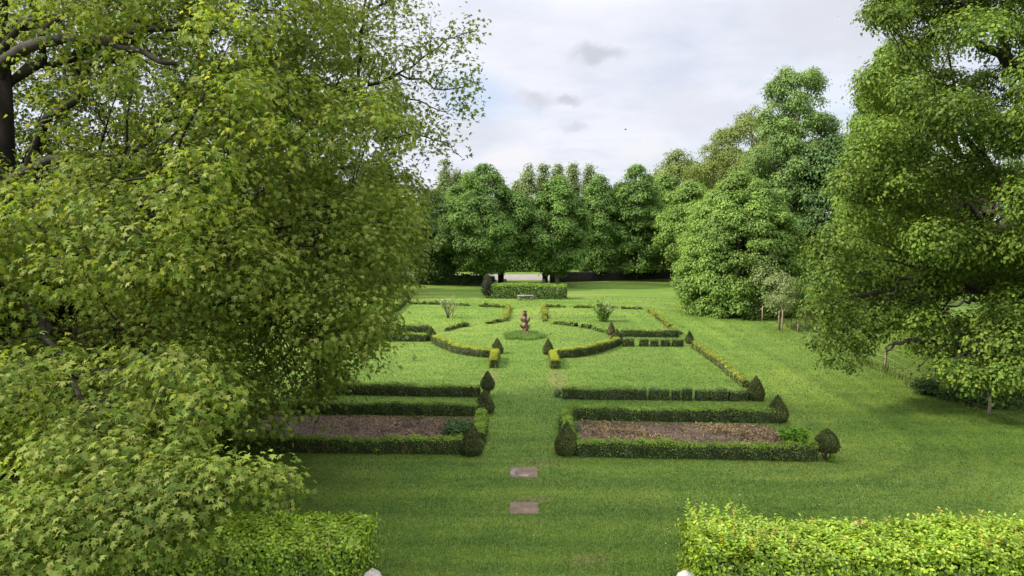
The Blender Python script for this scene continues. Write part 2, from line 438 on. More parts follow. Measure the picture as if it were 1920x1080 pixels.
def limbs(mb, base, trunk_top, C, rng, nl, r0, rb, ends=0.6, tipr=0.012, low=0.35, sides=7):
    """cluster the boughs into limbs; limbs leave the trunk, branches leave the limbs"""
    k = min(nl, len(C))
    cen = C[rng.choice(len(C), k, replace=False)].copy()
    for _ in range(6):
        lab = np.argmin(((C[:, None] - cen[None]) ** 2).sum(2), 1)
        for q in range(k):
            if (lab == q).any(): cen[q] = C[lab == q].mean(0)
    H = trunk_top - base
    for q in range(k):
        mem = np.where(lab == q)[0]
        if len(mem) == 0: continue
        e = cen[q]
        hd = np.linalg.norm((e - base)[:2])
        s = np.clip((e[2] - base[2] - 0.55 * hd) / max(H[2], .1), low, 0.97)
        p0 = base + H * s
        mid = p0 + (e - p0) * 0.5 + np.array([0, 0, 0.16 * hd])
        P = wob(bez(p0, mid, e, 9), 0.03 * hd, rng)
        rr = np.linspace(r0 * (1.15 - 0.6 * s), rb, 9)
        tube(mb, P, rr, sides)
        for c in mem:
            if rng.random() > ends: continue
            t = rng.integers(4, 9)
            a = P[t]
            Q = bez(a, (a + C[c]) / 2 + np.array([0, 0, 0.1 * np.linalg.norm(C[c] - a)]), C[c], 6)
            tube(mb, wob(Q, 0.04, rng), np.linspace(min(rr[t] * 0.7, rb * 1.1), tipr, 6), 5)
            for _ in range(2):
                b = Q[rng.integers(3, 6)]
                e2 = C[c] + norm(rng.normal(0, 1, 3)) * 0.8 * min(0.55, (C[c] - a).std()) + np.array([0, 0, -0.25])
                tube(mb, np.array([b, (b + e2) / 2 + np.array([0, 0, .08]), e2]), [tipr, tipr * .8, tipr * .5], 4)

def trunk_tube(mb, base, top, r0, r1, rng, flare=1.5, n=12, sides=14, wobble=0.06):
    t = np.linspace(0, 1, n)[:, None]
    P = base + (top - base) * t
    P[1:, :2] += np.cumsum(rng.normal(0, wobble, (n - 1, 2)), 0) * 0.5
    rr = r0 + (r1 - r0) * t[:, 0]
    rr = rr * (1 + (flare - 1) * np.exp(-t[:, 0] * n * 0.9))
    P[0, 2] -= 0.15
    tube(mb, P, rr, sides)
    return P

def tree(name, label, cat, base, height, prof, rad, leafmat, lsize, nclump, per, trunk_r, bark='bark', group=None, npuff=80, seed=1, puff=0.24,
         tmpl=RHOMB, csize=0.3, low=0.1, trunk_px=None, flat=0.5, droop=0.35, smooth=0.0, nl=12, blossoms=0, poly=None, squash=0.8, skew=0.25):
    """base (x,y,0); prof(u) gives the crown radius fraction at fraction u of the crown height"""
    rng = np.random.default_rng(seed)
    base = np.array([base[0], base[1], 0.0])
    T = thing(name, base, label, cat, group)
    z0 = low * height
    C = []; R = []
    tries = 0
    while len(C) < npuff and tries < 9000:
        tries += 1
        u = rng.random()
        r = prof(u)
        if rng.random() > r + 0.12: continue
        a = rng.uniform(0, 2 * math.pi)
        pr = puff * rad * rng.uniform(0.7, 1.25) * (0.55 + 0.45 * r)
        k = max(0.0, r * rad - pr * 0.85) * math.sqrt(rng.uniform(0.3 + .5 * smooth, 1.0)) * rng.uniform(0.88 + .08 * smooth, 1.08 - .07 * smooth)
        z = z0 + u * (height - z0) 
        z = min(z, height - pr * 0.7); z = max(z, z0 + pr * 0.5)
        c = (base[0] + k * math.cos(a), base[1] + k * math.sin(a), z)
        C.append(c); R.append((pr, pr, pr * squash))
    for k in range(14):
        u = 0.70 + 0.24 * k / 13
        a = k * 2.4
        pr = puff * rad * (.35 + .45 * prof(u))
        kk = prof(u) * rad * .55
        z = min(z0 + u * (height - z0), height - pr * .8)
        C.append((base[0] + kk * math.cos(a), base[1] + kk * math.sin(a), z)); R.append((pr, pr, pr * squash))
    C = np.array(C); R = np.array(R)
    tr = MB()
    top = base + np.array([rng.normal(0, .1), rng.normal(0, .1), height * 0.82])
    trunk_tube(tr, base, top, trunk_r, trunk_r * 0.2, rng, 1.35, 10, 10, 0.03)
    limbs(tr, base, top, C, rng, nl, trunk_r * 0.45, trunk_r * 0.13, 0.5, 0.012, max(0.12, low * 0.8), 5)
    tr.build('trunk', bark, T, True, base)
    cr = MB()
    axis = base + np.array([0, 0, height * 0.45])
    mats = [leafmat]
    pf = None
    if poly is not None:
        def pf(s):
            q, ok = proj(s)
            return inpoly(q, poly)
    sub = crown_leaves(cr, C, R, axis, nclump, per, csize, lsize, tmpl, rng, 0.55, 0.75, droop, flat, 0.15, 0, pf, None, skew)
    if blossoms:
        mats.append('blossom')
        pick = sub[rng.choice(len(sub), blossoms)] 
        ii = np.repeat(np.arange(blossoms), 14)
        h = rng.uniform(0, 0.3, len(ii))
        p = pick[ii] + np.stack([rng.normal(0, .045, len(ii)), rng.normal(0, .045, len(ii)), 0.1 + h], 1)
        leaves(cr, RHOMB, p, rng.normal(0, 1, (len(ii), 3)) + np.array([0, -.6, .4]), rng.normal(0, 1, (len(ii), 3)), np.full(len(ii), .09), 1)
    cr.build('crown', mats, T, False, base)
    return T

# ------------------------------------------------------------------ hedges
def resample(pts, step):
    pts = np.asarray(pts, float)
    seg = np.linalg.norm(np.diff(pts, axis=0), axis=1)
    s = np.concatenate([[0], np.cumsum(seg)])
    n = max(3, int(s[-1] / step) + 1)
    q = np.linspace(0, s[-1], n)
    return np.stack([np.interp(q, s, pts[:, i]) for i in range(2)], 1), s[-1]

def hedge(name, label, pts, w, h, old, new, core, lsize, dens, seed, cat='hedge', group=None, newtop=0.85, newside=0.16, tmpl=OVAL, lump=0.035,
          wave=0.03, gaps=None, shoots=0, shootlen=0.25, tipmat=None, dry=None, hvar=None, taper=1.0, dry_side=0.0, extratop=1.0):
    rng = np.random.default_rng(seed)
    P, Ltot = resample(pts, min(0.14, w * 0.4))
    n = len(P)
    t = np.gradient(P, axis=0); t = t / np.linalg.norm(t, axis=1, keepdims=True)
    s = np.stack([-t[:, 1], t[:, 0]], 1)
    prof = np.array([(-.5, 0), (-.52, .3), (-.51, .65), (-.48, .9), (-.36, 1.0), (0, 1.02), (.36, 1.0), (.48, .9), (.51, .65), (.52, .3), (.5, 0)])
    pw = prof * np.array([w, h])
    k = len(prof)
    ph = rng.uniform(0, 6.28, 4)
    q = np.linspace(0, Ltot, n)
    hv = 1 + wave / h * (np.sin(q * 1.3 + ph[0]) + 0.6 * np.sin(q * 3.1 + ph[1]))
    if hvar is not None: hv = hv * hvar(q / Ltot)
    wv = 1 + wave / w * (np.sin(q * 1.7 + ph[2]) + 0.6 * np.sin(q * 4.0 + ph[3]))
    V = np.zeros((n, k, 3))
    V[:, :, 0] = P[:, 0:1] + s[:, 0:1] * pw[None, :, 0] * wv[:, None] * 0.9
    V[:, :, 1] = P[:, 1:2] + s[:, 1:2] * pw[None, :, 0] * wv[:, None] * 0.9
    V[:, :, 2] = pw[None, :, 1] * hv[:, None] * 0.93
    V += rng.normal(0, lump * 0.55, V.shape) * np.array([1, 1, 1]) * (prof[:, 1] > 0)[None, :, None]
    mb = MB()
    mats = [core, old, new] + ([tipmat] if tipmat else []) + ([dry] if dry else [])
    i = np.arange(n - 1)[:, None] * k; j = np.arange(k - 1)[None]
    q4 = np.stack([i + j, i + j + 1, i + k + j + 1, i + k + j], -1)
    live = np.ones(n - 1, bool)
    if gaps is not None:
        mid = (q[:-1] + q[1:]) / 2 / Ltot
        live = ~np.array([any(a < m < b for a, b in gaps) for m in mid])
    vv = V.reshape(-1, 3)
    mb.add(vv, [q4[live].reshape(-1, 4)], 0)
    st = 0
    for e in range(n):   # close the ends of every run
        prevl = e > 0 and live[e - 1]; nextl = e < n - 1 and live[e]
        if prevl != nextl:
            c = V[e].mean(0); 
            fan = np.concatenate([V[e], c[None]])
            mb.add(fan, [np.array([(a, a + 1, k) for a in range(k - 1)])], 0)
    # foliage
    per = np.linalg.norm(np.diff(pw, axis=0), axis=1)
    cum = np.concatenate([[0], np.cumsum(per)])
    N = int(dens * Ltot * cum[-1])
    a = rng.uniform(-0.0, 1.0, N) ; b = rng.uniform(0, cum[-1], N)
    if gaps is not None:
        ok = ~np.array([any(g0 < m < g1 for g0, g1 in gaps) for m in a]) if N else np.ones(0, bool)
        a = a[ok]; b = b[ok]; N = len(a)
    fi = a * (n - 1)
    i0 = np.clip(fi.astype(int), 0, n - 2); fr = fi - i0
    px = np.interp(b, cum, pw[:, 0]); pz = np.interp(b, cum, pw[:, 1])
    seg = np.clip(np.searchsorted(cum, b) - 1, 0, k - 2)
    dp = np.diff(pw, axis=0)[seg]
    nx, nz = -dp[:, 1], dp[:, 0]
    ln = np.hypot(nx, nz); nx, nz = nx / ln, nz / ln
    c2 = P[i0] * (1 - fr[:, None]) + P[np.minimum(i0 + 1, n - 1)] * fr[:, None]
    sd = s[i0]
    wv2 = wv[i0]; hv2 = hv[i0]
    pos = np.zeros((N, 3))
    lumpv = lump * (np.sin(a * Ltot * 9 + b * 7) + rng.normal(0, 0.8, N))
    pos[:, :2] = c2 + sd * (px * wv2 + nx * lumpv)[:, None]
    pos[:, 2] = np.maximum(0.01, pz * hv2 + nz * lumpv)
    # the two end faces
    ends = []
    En = int(dens * w * h)
    for e, sg in ((0, -1), (n - 1, 1)):
        u = rng.uniform(-.5, .5, En) * w; zz = rng.uniform(0, 1, En) * h * hv[e]
        pe = np.zeros((En, 3)); pe[:, :2] = P[e] + s[e] * u[:, None] + t[e] * sg * (0.01 + lump * rng.normal(0, .8, En))[:, None]; pe[:, 2] = zz
        ne = np.zeros((En, 3)); ne[:, :2] = t[e] * sg
        ends.append((pe, ne, zz))
    nrm3 = np.zeros((N, 3)); nrm3[:, :2] = sd * nx[:, None]; nrm3[:, 2] = nz
    pos = np.concatenate([pos] + [e[0] for e in ends]); nrm3 = np.concatenate([nrm3] + [e[1] for e in ends])
    xt = np.where((nrm3[:, 2] > .6))[0]
    xt = xt[rng.random(len(xt)) < extratop]
    px2 = pos[xt] + rng.normal(0, .02, (len(xt), 3)) + np.array([0, 0, lump * .8])
    pos = np.concatenate([pos, px2]); nrm3 = np.concatenate([nrm3, nrm3[xt]])
    top = nrm3[:, 2] > 0.6
    edge = pos[:, 2] > 0.86 * h
    N = len(pos)
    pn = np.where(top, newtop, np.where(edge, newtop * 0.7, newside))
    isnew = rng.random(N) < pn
    nn = nrm3 + rng.normal(0, 0.45, (N, 3)) * np.where(top, .7, 1.0)[:, None] + np.array([0, 0, 0.25])
    tp = rng.normal(0, 0.7, (N, 3)) + nrm3 * 0.5 + np.where(isnew[:, None], np.array([[0, 0, 0.8]]), np.array([[0, 0, -0.3]]))
    sz = lsize * rng.uniform(0.6, 1.3, N)
    if dry and dry_side > 0:
        nd = np.sin(pos[:, 0] * 2.1 + 1) + np.sin(pos[:, 0] * 5.3) + rng.normal(0, .5, N)
        isdry = (~top) & (nd > 2.2 - 3.2 * dry_side) & ~isnew
    else:
        isdry = np.zeros(N, bool)
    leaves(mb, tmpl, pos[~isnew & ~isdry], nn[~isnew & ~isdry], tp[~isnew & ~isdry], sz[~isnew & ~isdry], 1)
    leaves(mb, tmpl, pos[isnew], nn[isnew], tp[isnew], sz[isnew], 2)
    if isdry.any():
        leaves(mb, tmpl, pos[isdry], nn[isdry], tp[isdry], sz[isdry], len(mats) - 1)
    if shoots:
        for _ in range(shoots):
            f = rng.random() * (n - 1); e = int(f)
            if gaps is not None and any(g0 < f / (n - 1) < g1 for g0, g1 in gaps): continue
            u = rng.uniform(-.48, .48) * w
            L = shootlen * rng.uniform(0.25, 1.0) * (0.5 + 0.8 * (math.sin(f * 0.13 + ph[0]) * .5 + .5))
            b0 = np.array([P[e, 0] + s[e, 0] * u, P[e, 1] + s[e, 1] * u, h * hv[e] * 0.97])
            lean = rng.normal(0, .22, 2)
            m = max(4, int(L / (lsize * 0.35)))
            hh = np.linspace(0.1, 1, m)
            pp = b0 + np.stack([lean[0] * hh * L, lean[1] * hh * L, hh * L], 1)
            ang = np.arange(m) * 2.4 + rng.uniform(0, 6)
            tp2 = np.stack([np.cos(ang), np.sin(ang), np.full(m, .6)], 1)
            nr2 = np.stack([-np.cos(ang) * .5, -np.sin(ang) * .5, np.ones(m)], 1) + rng.normal(0, .3, (m, 3))
            mt = 3 if (tipmat and rng.random() < 0.14) else 2
            leaves(mb, tmpl, pp, nr2, tp2, lsize * rng.uniform(.7, 1.2, m), mt)
    loc = np.array([P[n // 2, 0], P[n // 2, 1], 0.0])
    o = mb.build(name, mats, None, False, loc)
    tag(o, label, cat, group)
    return o

def frontline(p0, p1, w, n=2, curve=None):
    """hedge centre line from the foot of its near face"""
    pts = [at(*p)[:2] for p in ([p0] + (curve or []) + [p1])]
    pts = np.array(pts)
    t = np.gradient(pts, axis=0); t = t / np.linalg.norm(t, axis=1, keepdims=True)
    s = np.stack([-t[:, 1], t[:, 0]], 1)
    s[s[:, 1] < 0] *= -1
    return pts + s * w / 2

def clump_cloud(mb, cx, cy, z0, rx, ry, rz, n, lsize, rng, tmpl=OVAL, mat=0, up=0.6, shell=0.55):
    d = norm(rng.normal(0, 1, (n, 3)))
    r = rng.uniform(shell, 1.0, (n, 1))
    p = np.array([cx, cy, z0 + rz]) + d * r * np.array([rx, ry, rz])
    p[:, 2] = np.maximum(p[:, 2], z0 + 0.01)
    nr = d * 0.7 + np.array([0, 0, up]) + rng.normal(0, .45, (n, 3))
    tp = d * .7 + rng.normal(0, .6, (n, 3)) + np.array([0, 0, .2])
    leaves(mb, tmpl, p, nr, tp, lsize * rng.uniform(.6, 1.3, n), mat)

def topiary(label, base_px, top_py, width_px, seed, bare=0.0, brown=0.0, group='clipped topiary cones of the parterre', blunt=0.0, lean=0.0):
    rng = np.random.default_rng(seed)
    b = at(*base_px)
    sc = F / b[1]
    w = width_px / sc
    b = b + np.array([0, w * 0.42, 0])
    dpt = b[1]
    tp = atd(base_px[0], top_py, dpt)
    h = tp[2]
    T = thing('topiary_cone', b, label, 'topiary', group)
    R = w / 2
    u = np.linspace(0, 1, 22)
    # teardrop: narrow foot, belly low down, straight sides to the tip
    z0 = bare * h
    fu = np.where(u < 0.3, 0.72 + 0.28 * np.sin(u / 0.3 * math.pi / 2), np.clip((1 - ((u - 0.3) / 0.7) ** (1.12 + blunt)), 0, 1) ** 0.96)
    rr = R * np.maximum(fu, 0.02)
    zz = z0 + u * (h - z0)
    S = 22
    ang = np.linspace(0, 2 * math.pi, S, endpoint=False)
    g = 1 + 0.045 * np.sin(ang * 3 + seed)[None] * np.sin(u * 6 + seed)[:, None] + rng.normal(0, .025, (22, S))
    V = np.stack([rr[:, None] * np.cos(ang) * g * .93 + lean * zz[:, None], rr[:, None] * np.sin(ang) * g * .93, zz[:, None] * np.ones(S) * .985], -1)
    mb = MB()
    i = np.arange(21)[:, None] * S; j = np.arange(S)[None]
    q = np.stack([i + j, i + (j + 1) % S, i + S + (j + 1) % S, i + S + j], -1).reshape(-1, 4)
    mb.add(V.reshape(-1, 3), [q, np.array([list(range(S))[::-1]])], 0)
    area = math.pi * R * math.hypot(R, h) * 1.2
    n = int(area * 2600 * min(1.0, 28.0 / dpt + .25))
    uu = rng.random(n * 2)
    f2 = np.interp(uu, u, rr) / R
    uu = uu[rng.random(n * 2) < f2]
    a = rng.uniform(0, 2 * math.pi, len(uu))
    r2 = np.interp(uu, u, rr) * (1 + rng.normal(0.0, .035, len(uu)) + 0.045 * np.sin(a * 3 + seed) * np.sin(uu * 6 + seed))
    p = np.stack([r2 * np.cos(a) + lean * (z0 + uu * (h - z0)), r2 * np.sin(a), z0 + uu * (h - z0)], 1)
    out = np.stack([np.cos(a), np.sin(a), np.full(len(a), 0.45)], 1)
    nr = out + rng.normal(0, .5, (len(a), 3)); tpd = out * .6 + rng.normal(0, .6, (len(a), 3)) + np.array([0, 0, .5])
    ls = 0.045 * max(1.0, dpt / 34.0)
    pick = rng.random(len(a))
    nz = np.sin(a * 2 + uu * 5 + seed) * .5 + .5
    isb = pick < brown
    isn = (pick > 0.86 - 0.12 * nz) & ~isb
    iso = ~isb & ~isn
    for msk, mt in ((iso, 1), (isn, 2), (isb, 3)):
        leaves(mb, OVAL, p[msk], nr[msk], tpd[msk], ls * rng.uniform(.6, 1.3, msk.sum()), mt)
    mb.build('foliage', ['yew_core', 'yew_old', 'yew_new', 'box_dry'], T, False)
    st = MB()
    if bare > 0.1:
        for k in range(11):
            aa = rng.uniform(0, 6.28); e = R * rng.uniform(.2, .75)
            f0 = R * 0.28 * rng.random()
            a0 = np.array([f0 * math.cos(aa), f0 * math.sin(aa), -.02]); a1 = np.array([e * math.cos(aa), e * math.sin(aa), z0 + .12 * h])
            tube(st, wob(bez(a0, (a0 + a1) / 2 + np.array([0, 0, .04]), a1, 5), .008, rng), np.linspace(.017, .009, 5), 5)
    else:
        tube(st, np.array([(0, 0, -.05), (0, 0, h * .2), (lean * h * .4, 0, h * .4)]), [.05, .045, .03], 7)
    st.build('stem', 'box_wood', T, True)
    return T

# ================================================================== WORLD
SUN_DIR = norm(np.array([-0.95, -0.04, 0.80]))
world = bpy.data.worlds.new('World')
SC.world = world
world.use_nodes = True
nt = world.node_tree; N = nt.nodes; L = nt.links
N.clear()
tc = N.new('ShaderNodeTexCoord')
DIR = tc.outputs['Generated']
sky = N.new('ShaderNodeTexSky')
sky.sky_type = 'NISHITA'
sky.sun_disc = False
sky.sun_elevation = math.asin(SUN_DIR[2])
sky.sun_rotation = math.atan2(SUN_DIR[0], SUN_DIR[1])
sky.altitude = 50; sky.air_density = 1.0; sky.dust_density = 1.5; sky.ozone_density = 1.0
def vmath(op, a, b=None):
    n = N.new('ShaderNodeVectorMath'); n.operation = op
    for i, v in enumerate((a, b)):
        if v is None: continue
        if hasattr(v, 'is_linked'): L.new(v, n.inputs[i])
        else: n.inputs[i].default_value = v
    return n
def smath(op, a, b=None, clamp=False):
    n = N.new('ShaderNodeMath'); n.operation = op; n.use_clamp = clamp
    for i, v in enumerate((a, b)):
        if v is None: continue
        if hasattr(v, 'is_linked'): L.new(v, n.inputs[i])
        else: n.inputs[i].default_value = v
    return n.outputs[0]
sep = N.new('ShaderNodeSeparateXYZ'); L.new(DIR, sep.inputs[0])
zc = smath('MAXIMUM', sep.outputs[2], 0.0)
den = smath('ADD', zc, 0.16)
cmb = N.new('ShaderNodeCombineXYZ')
L.new(smath('DIVIDE', sep.outputs[0], den), cmb.inputs[0])
L.new(smath('DIVIDE', sep.outputs[1], den), cmb.inputs[1])
PL = cmb.outputs[0]
na = noise(N, L, PL, 0.75, 6, 0.55, 0.4)
nb_ = noise(N, L, PL, 2.6, 6, 0.6, 0.3)
tone = ramp(N, [(0.32, (0.66, 0.72, 0.86)), (0.43, (0.78, 0.82, 0.94)), (0.54, (0.90, 0.92, 1.0)), (0.66, (0.99, 0.985, 1.04))])
mixn = smath('ADD', smath('MULTIPLY', na.outputs[0], 0.6), smath('MULTIPLY', nb_.outputs[0], 0.4))
L.new(mixn, tone.inputs[0])
cloud = tone.outputs[0]
# small grey cumulus and a brighter bank low down, each at its own bearing
nd = noise(N, L, DIR, 9.0, 5, 0.6)
ndv = vmath('SCALE', vmath('SUBTRACT', nd.outputs[1], (0.5, 0.5, 0.5)).outputs[0]); ndv.inputs[3].default_value = 0.075
WD = vmath('ADD', DIR, ndv.outputs[0]).outputs[0]
def blob(px, py, wx, wy, col, amt):
    global cloud
    d = norm(ray(px, py))
    df = vmath('SUBTRACT', WD, tuple(float(c) for c in d)).outputs[0]
    sc = vmath('MULTIPLY', df, (F / wx, F / wx, F / wy)).outputs[0]
    ln = N.new('ShaderNodeVectorMath'); ln.operation = 'LENGTH'; L.new(sc, ln.inputs[0])
    mr = N.new('ShaderNodeMapRange'); mr.interpolation_type = 'SMOOTHSTEP'
    L.new(ln.outputs['Value'], mr.inputs[0])
    mr.inputs[1].default_value = 0.25; mr.inputs[2].default_value = 1.15
    mr.inputs[3].default_value = amt; mr.inputs[4].default_value = 0.0
    cloud = mixc(N, L, mr.outputs[0], cloud, col)
blob(1590, 40, 190, 80, (0.72, 0.74, 0.80), 0.6)
blob(895, 185, 85, 60, (0.62, 0.78, 1.0), 0.6)
blob(985, 205, 60, 22, (0.72, 0.83, 1.0), 0.5)
blob(900, 250, 110, 40, (0.70, 0.75, 0.83), 0.6)
blob(1300, 215, 120, 50, (0.76, 0.78, 0.85), 0.5)
blob(1220, 285, 90, 28, (0.98, 0.96, 0.98), 0.7)
blob(960, 295, 90, 22, (0.97, 0.95, 0.97), 0.6)
blob(1125, 107, 48, 18, (0.60, 0.63, 0.70), 0.85)
blob(1012, 188, 52, 19, (0.66, 0.68, 0.75), 0.75)
blob(1076, 192, 30, 14, (0.60, 0.64, 0.72), 0.8)
blob(1076, 230, 26, 10, (0.68, 0.71, 0.79), 0.7)
# an overcast dome is brighter overhead than at the horizon
gain = smath('MULTIPLY', smath('ADD', smath('MULTIPLY', smath('MAXIMUM', smath('SUBTRACT', zc, 0.26), 0.0), 4.6), 1.0), 5.0)
cl = vmath('SCALE', cloud); L.new(gain, cl.inputs[3])
cov = ramp(N, [(0.34, (0.55, 0.55, 0.55)), (0.47, (1, 1, 1))])
ncv = noise(N, L, PL, 0.5, 4, 0.5, 0.5)
L.new(ncv.outputs[0], cov.inputs[0])
covs = cov.outputs[0]
finalc = mixc(N, L, covs, sky.outputs[0], cl.outputs[0])
bg = N.new('ShaderNodeBackground'); bg.inputs['Strength'].default_value = 0.1
L.new(finalc, bg.inputs[0])
wo = N.new('ShaderNodeOutputWorld'); L.new(bg.outputs[0], wo.inputs[0])

sun = bpy.data.lights.new('sun', 'SUN')
sun.energy = 3.6; sun.angle = math.radians(5.0); sun.color = (1.0, 0.93, 0.80)
so = bpy.data.objects.new('sun', sun); COL.objects.link(so)
so.rotation_euler = Vector(SUN_DIR).to_track_quat('Z', 'Y').to_euler()
so.location = (-40, 20, 40)

# ================================================================== SETTING
def sheet(name, pts, mat, z, kind='structure', grid=None):
    mb = MB()
    mb.add([(p[0], p[1], z) for p in pts], [np.array([list(range(len(pts)))])], 0)
    o = mb.build(name, mat)
    tag(o, None, None, None, kind)
    return o
sheet('lawn', [(-400, -40), (400, -40), (400, 700), (-400, 700)], 'lawn', 0.0)
zroad0, zroad1 = at(985, 526)[1], at(985, 515.5)[1]
sheet('road', [(-160, zroad0 + 1.5), (30, zroad0 + 0.4), (30, zroad1 + 0.4), (-160, zroad1 + 1.5)], 'asphalt', 0.012)
sheet('meadow', [(6.0, 85), (260, 80), (260, 330), (6.0, 330)], 'meadow', 0.006)

# soil beds, mulch
bedR = [at(1083, 790), at(1440, 797), at(1484, 834), at(1092, 833)]
bedL = [at(470, 778), at(893, 784), at(885, 828), at(430, 826)]
sheet('soil_bed', [p[:2] for p in bedR][::-1], 'soil', 0.008)
sheet('soil_bed', [p[:2] for p in bedL][::-1], 'soil', 0.008)
def chips(name, poly, n, mat, seed, weightfn):
    rng = np.random.default_rng(seed)
    q = np.array([p[:2] for p in poly])
    lo, hi = q.min(0), q.max(0)
    p = rng.uniform(lo, hi, (n * 2, 2))
    p = p[inpoly(p, q)]
    p = p[rng.random(len(p)) < weightfn(p)]
    m = len(p)
    pos = np.stack([p[:, 0], p[:, 1], rng.uniform(.012, .04, m)], 1)
    nr = rng.normal(0, .4, (m, 3)) + np.array([0, 0, 1.])
    tp = rng.normal(0, 1, (m, 3)); tp[:, 2] *= .2
    mb = MB()
    leaves(mb, OVAL, pos, nr, tp, rng.uniform(.03, .095, m), 0, rng.uniform(.02, .07, m))
    o = mb.build(name, mat)
    tag(o, None, None, None, 'stuff')
def wR(p):
    return np.clip(0.55 + 0.45 * np.sin(p[:, 0] * 1.7 + 1.2 * p[:, 1]) + 0.3 * np.sin(p[:, 0] * 4 + p[:, 1] * 3), 0.12, 1)
def wL(p):
    x0, y0 = at(820, 800)[:2]
    return np.clip(0.25 + 0.22 * (p[:, 0] - x0 + 4.0) + 0.25 * (p[:, 1] - y0), 0.1, 1)
chips('bark_mulch', bedR, 9000, 'mulch', 3, wR)
chips('leaf_litter', bedL, 8000, 'litter', 4, wL)

# ================================================================== GRASS
def not_in_beds(p):
    ok = np.ones(len(p), bool)
    for b in (bedR, bedL):
        ok &= ~inpoly(p, [q[:2] for q in b])
    for (x0, y0, x1, y1) in SLABS:
        ok &= ~((p[:, 0] > x0 + .02) & (p[:, 0] < x1 - .02) & (p[:, 1] > y0 + .02) & (p[:, 1] < y1 - .01))
    return ok
sa = [at(957, 876)[:2], at(1008, 896)[:2]]
sb = [at(955, 942)[:2], at(1009, 964)[:2]]
SLABS = [(s[0][0] , s[1][1], s[1][0], s[0][1]) for s in (sa, sb)]
def grass_blades(name, n, y0, y1, hgt, wid, seed, mat='grass', shape=None, lean=0.75, power=2.0):
    rng = np.random.default_rng(seed)
    u = rng.random(n)
    # more blades per square metre close to the camera
    Y = 1.0 / (1 / y0 + u * (1 / y1 - 1 / y0)) if power else rng.uniform(y0, y1, n)
    X = rng.uniform(-0.74, 0.74, n) * Y
    p = np.stack([X, Y], 1)
    ok = not_in_beds(p)
    if shape is not None: ok &= shape(p)
    p = p[ok]; m = len(p)
    d = rng.normal(0, 1, (m, 3)); d[:, 2] = 0; d = norm(d)
    tp = d * rng.uniform(.3, lean * 1.6, (m, 1)) + np.array([0, 0, 1.0])
    nr = np.cross(tp, np.cross(np.array([0, 0, 1.0]), d + 1e-6)) + rng.normal(0, .25, (m, 3))
    sc = np.maximum(1.0, p[:, 1] / 16.0)
    mb = MB()
    h = hgt * rng.uniform(.55, 1.3, m) * sc ** .35
    leaves(mb, BLADE, np.stack([p[:, 0], p[:, 1], np.zeros(m)], 1), nr, tp, h, 0, wid * rng.uniform(.7, 1.3, m) * sc)
    o = mb.build(name, mat)
    tag(o, None, None, None, 'stuff')
    return o
grass_blades('grass', 620000, 12.2, 60, 0.042, 0.013, 21)

def daisies():
    rng = np.random.default_rng(8)
    n = 210
    Y = rng.uniform(12.5, 48, n) ; X = rng.uniform(-.25, .72, n) * Y
    p = np.stack([X, Y], 1)
    p = p[not_in_beds(p)]
    m = len(p)
    mb = MB()
    ang = np.linspace(0, 2 * math.pi, 7)[:-1]
    disc = (np.array([(math.cos(a) * .5, math.sin(a) * .5, .0) for a in ang]), [np.array([(0, 1, 2, 3, 4, 5)])])
    leaves(mb, disc, np.stack([p[:, 0], p[:, 1], rng.uniform(.05, .07, m)], 1), rng.normal(0, .3, (m, 3)) + np.array([0, -.2, 1.]), rng.normal(0, 1, (m, 3)), rng.uniform(.012, .024, m), 0)
    o = mb.build('daisies', 'daisy')
    tag(o, None, None, None, 'stuff')
daisies()

# ================================================================== STEPPING SLABS
def slab(px4, label, seed, marks=False):
    rng = np.random.default_rng(seed)
    q = np.array([at(*p)[:2] for p in px4])
    c = q.mean(0)
    mb = MB()
    outl = []
    for i in range(4):
        a, b = q[i], q[(i + 1) % 4]
        for t in np.linspace(0, 1, 7)[:-1]:
            outl.append(a + (b - a) * t + rng.normal(0, .006, 2))
    outl = np.array(outl); n = len(outl)
    inner = c + (outl - c) * 0.975
    V = np.concatenate([np.c_[outl, np.full(n, -.06)], np.c_[outl, np.full(n, .008)], np.c_[inner, np.full(n, .014)]])
    r = np.arange(n); r1 = (r + 1) % n
    mb.add(V, [np.stack([r, r1, r1 + n, r + n], 1), np.stack([r + n, r1 + n, r1 + 2 * n, r + 2 * n], 1), np.array([list(range(2 * n, 3 * n))])], 0)
    o = mb.build('stone_slab', 'slab', None, False, (c[0], c[1], 0))
    tag(o, label, 'paving slab', 'stone slabs set in the lawn')
    if marks:
        wx = abs(q[1, 0] - q[0, 0]); wy = abs(q[2, 1] - q[1, 1])
        def patch(nm, fx, fy, rx, ry, mt, z, k=14):
            a = np.linspace(0, 2 * math.pi, k, endpoint=False)
            r = 1 + rng.normal(0, .22, k)
            V = np.stack([(fx - .5) * wx + rx * r * np.cos(a), (fy - .5) * wy + ry * r * np.sin(a), np.full(k, z)], 1)
            m2 = MB(); m2.add(V, [np.array([list(range(k))])], 0); m2.build(nm, mt, o)
        patch('lichen', .09, .42, .07, .22, 'stone', .017)
        patch('lichen', .17, .72, .05, .10, 'stone', .017)
        patch('lichen', .50, .18, .14, .09, 'post_wood', .017)
        patch('hole_shade', .21, .5, .014, .05, 'yew_core', .018, 8)  # flat patch above the slab; a pit's shade is put into its colour
slab([(957, 896), (1008, 896), (1008, 876), (957, 876)], 'far stone slab in the lawn with a lichen patch and painted pit, nearer the cone hedges', 2, True)
slab([(953, 964), (1010, 964), (1009, 942), (957, 942)], 'plain reddish brown stone slab in the lawn, nearer the camera than the blotched slab', 3)
lich = MB()

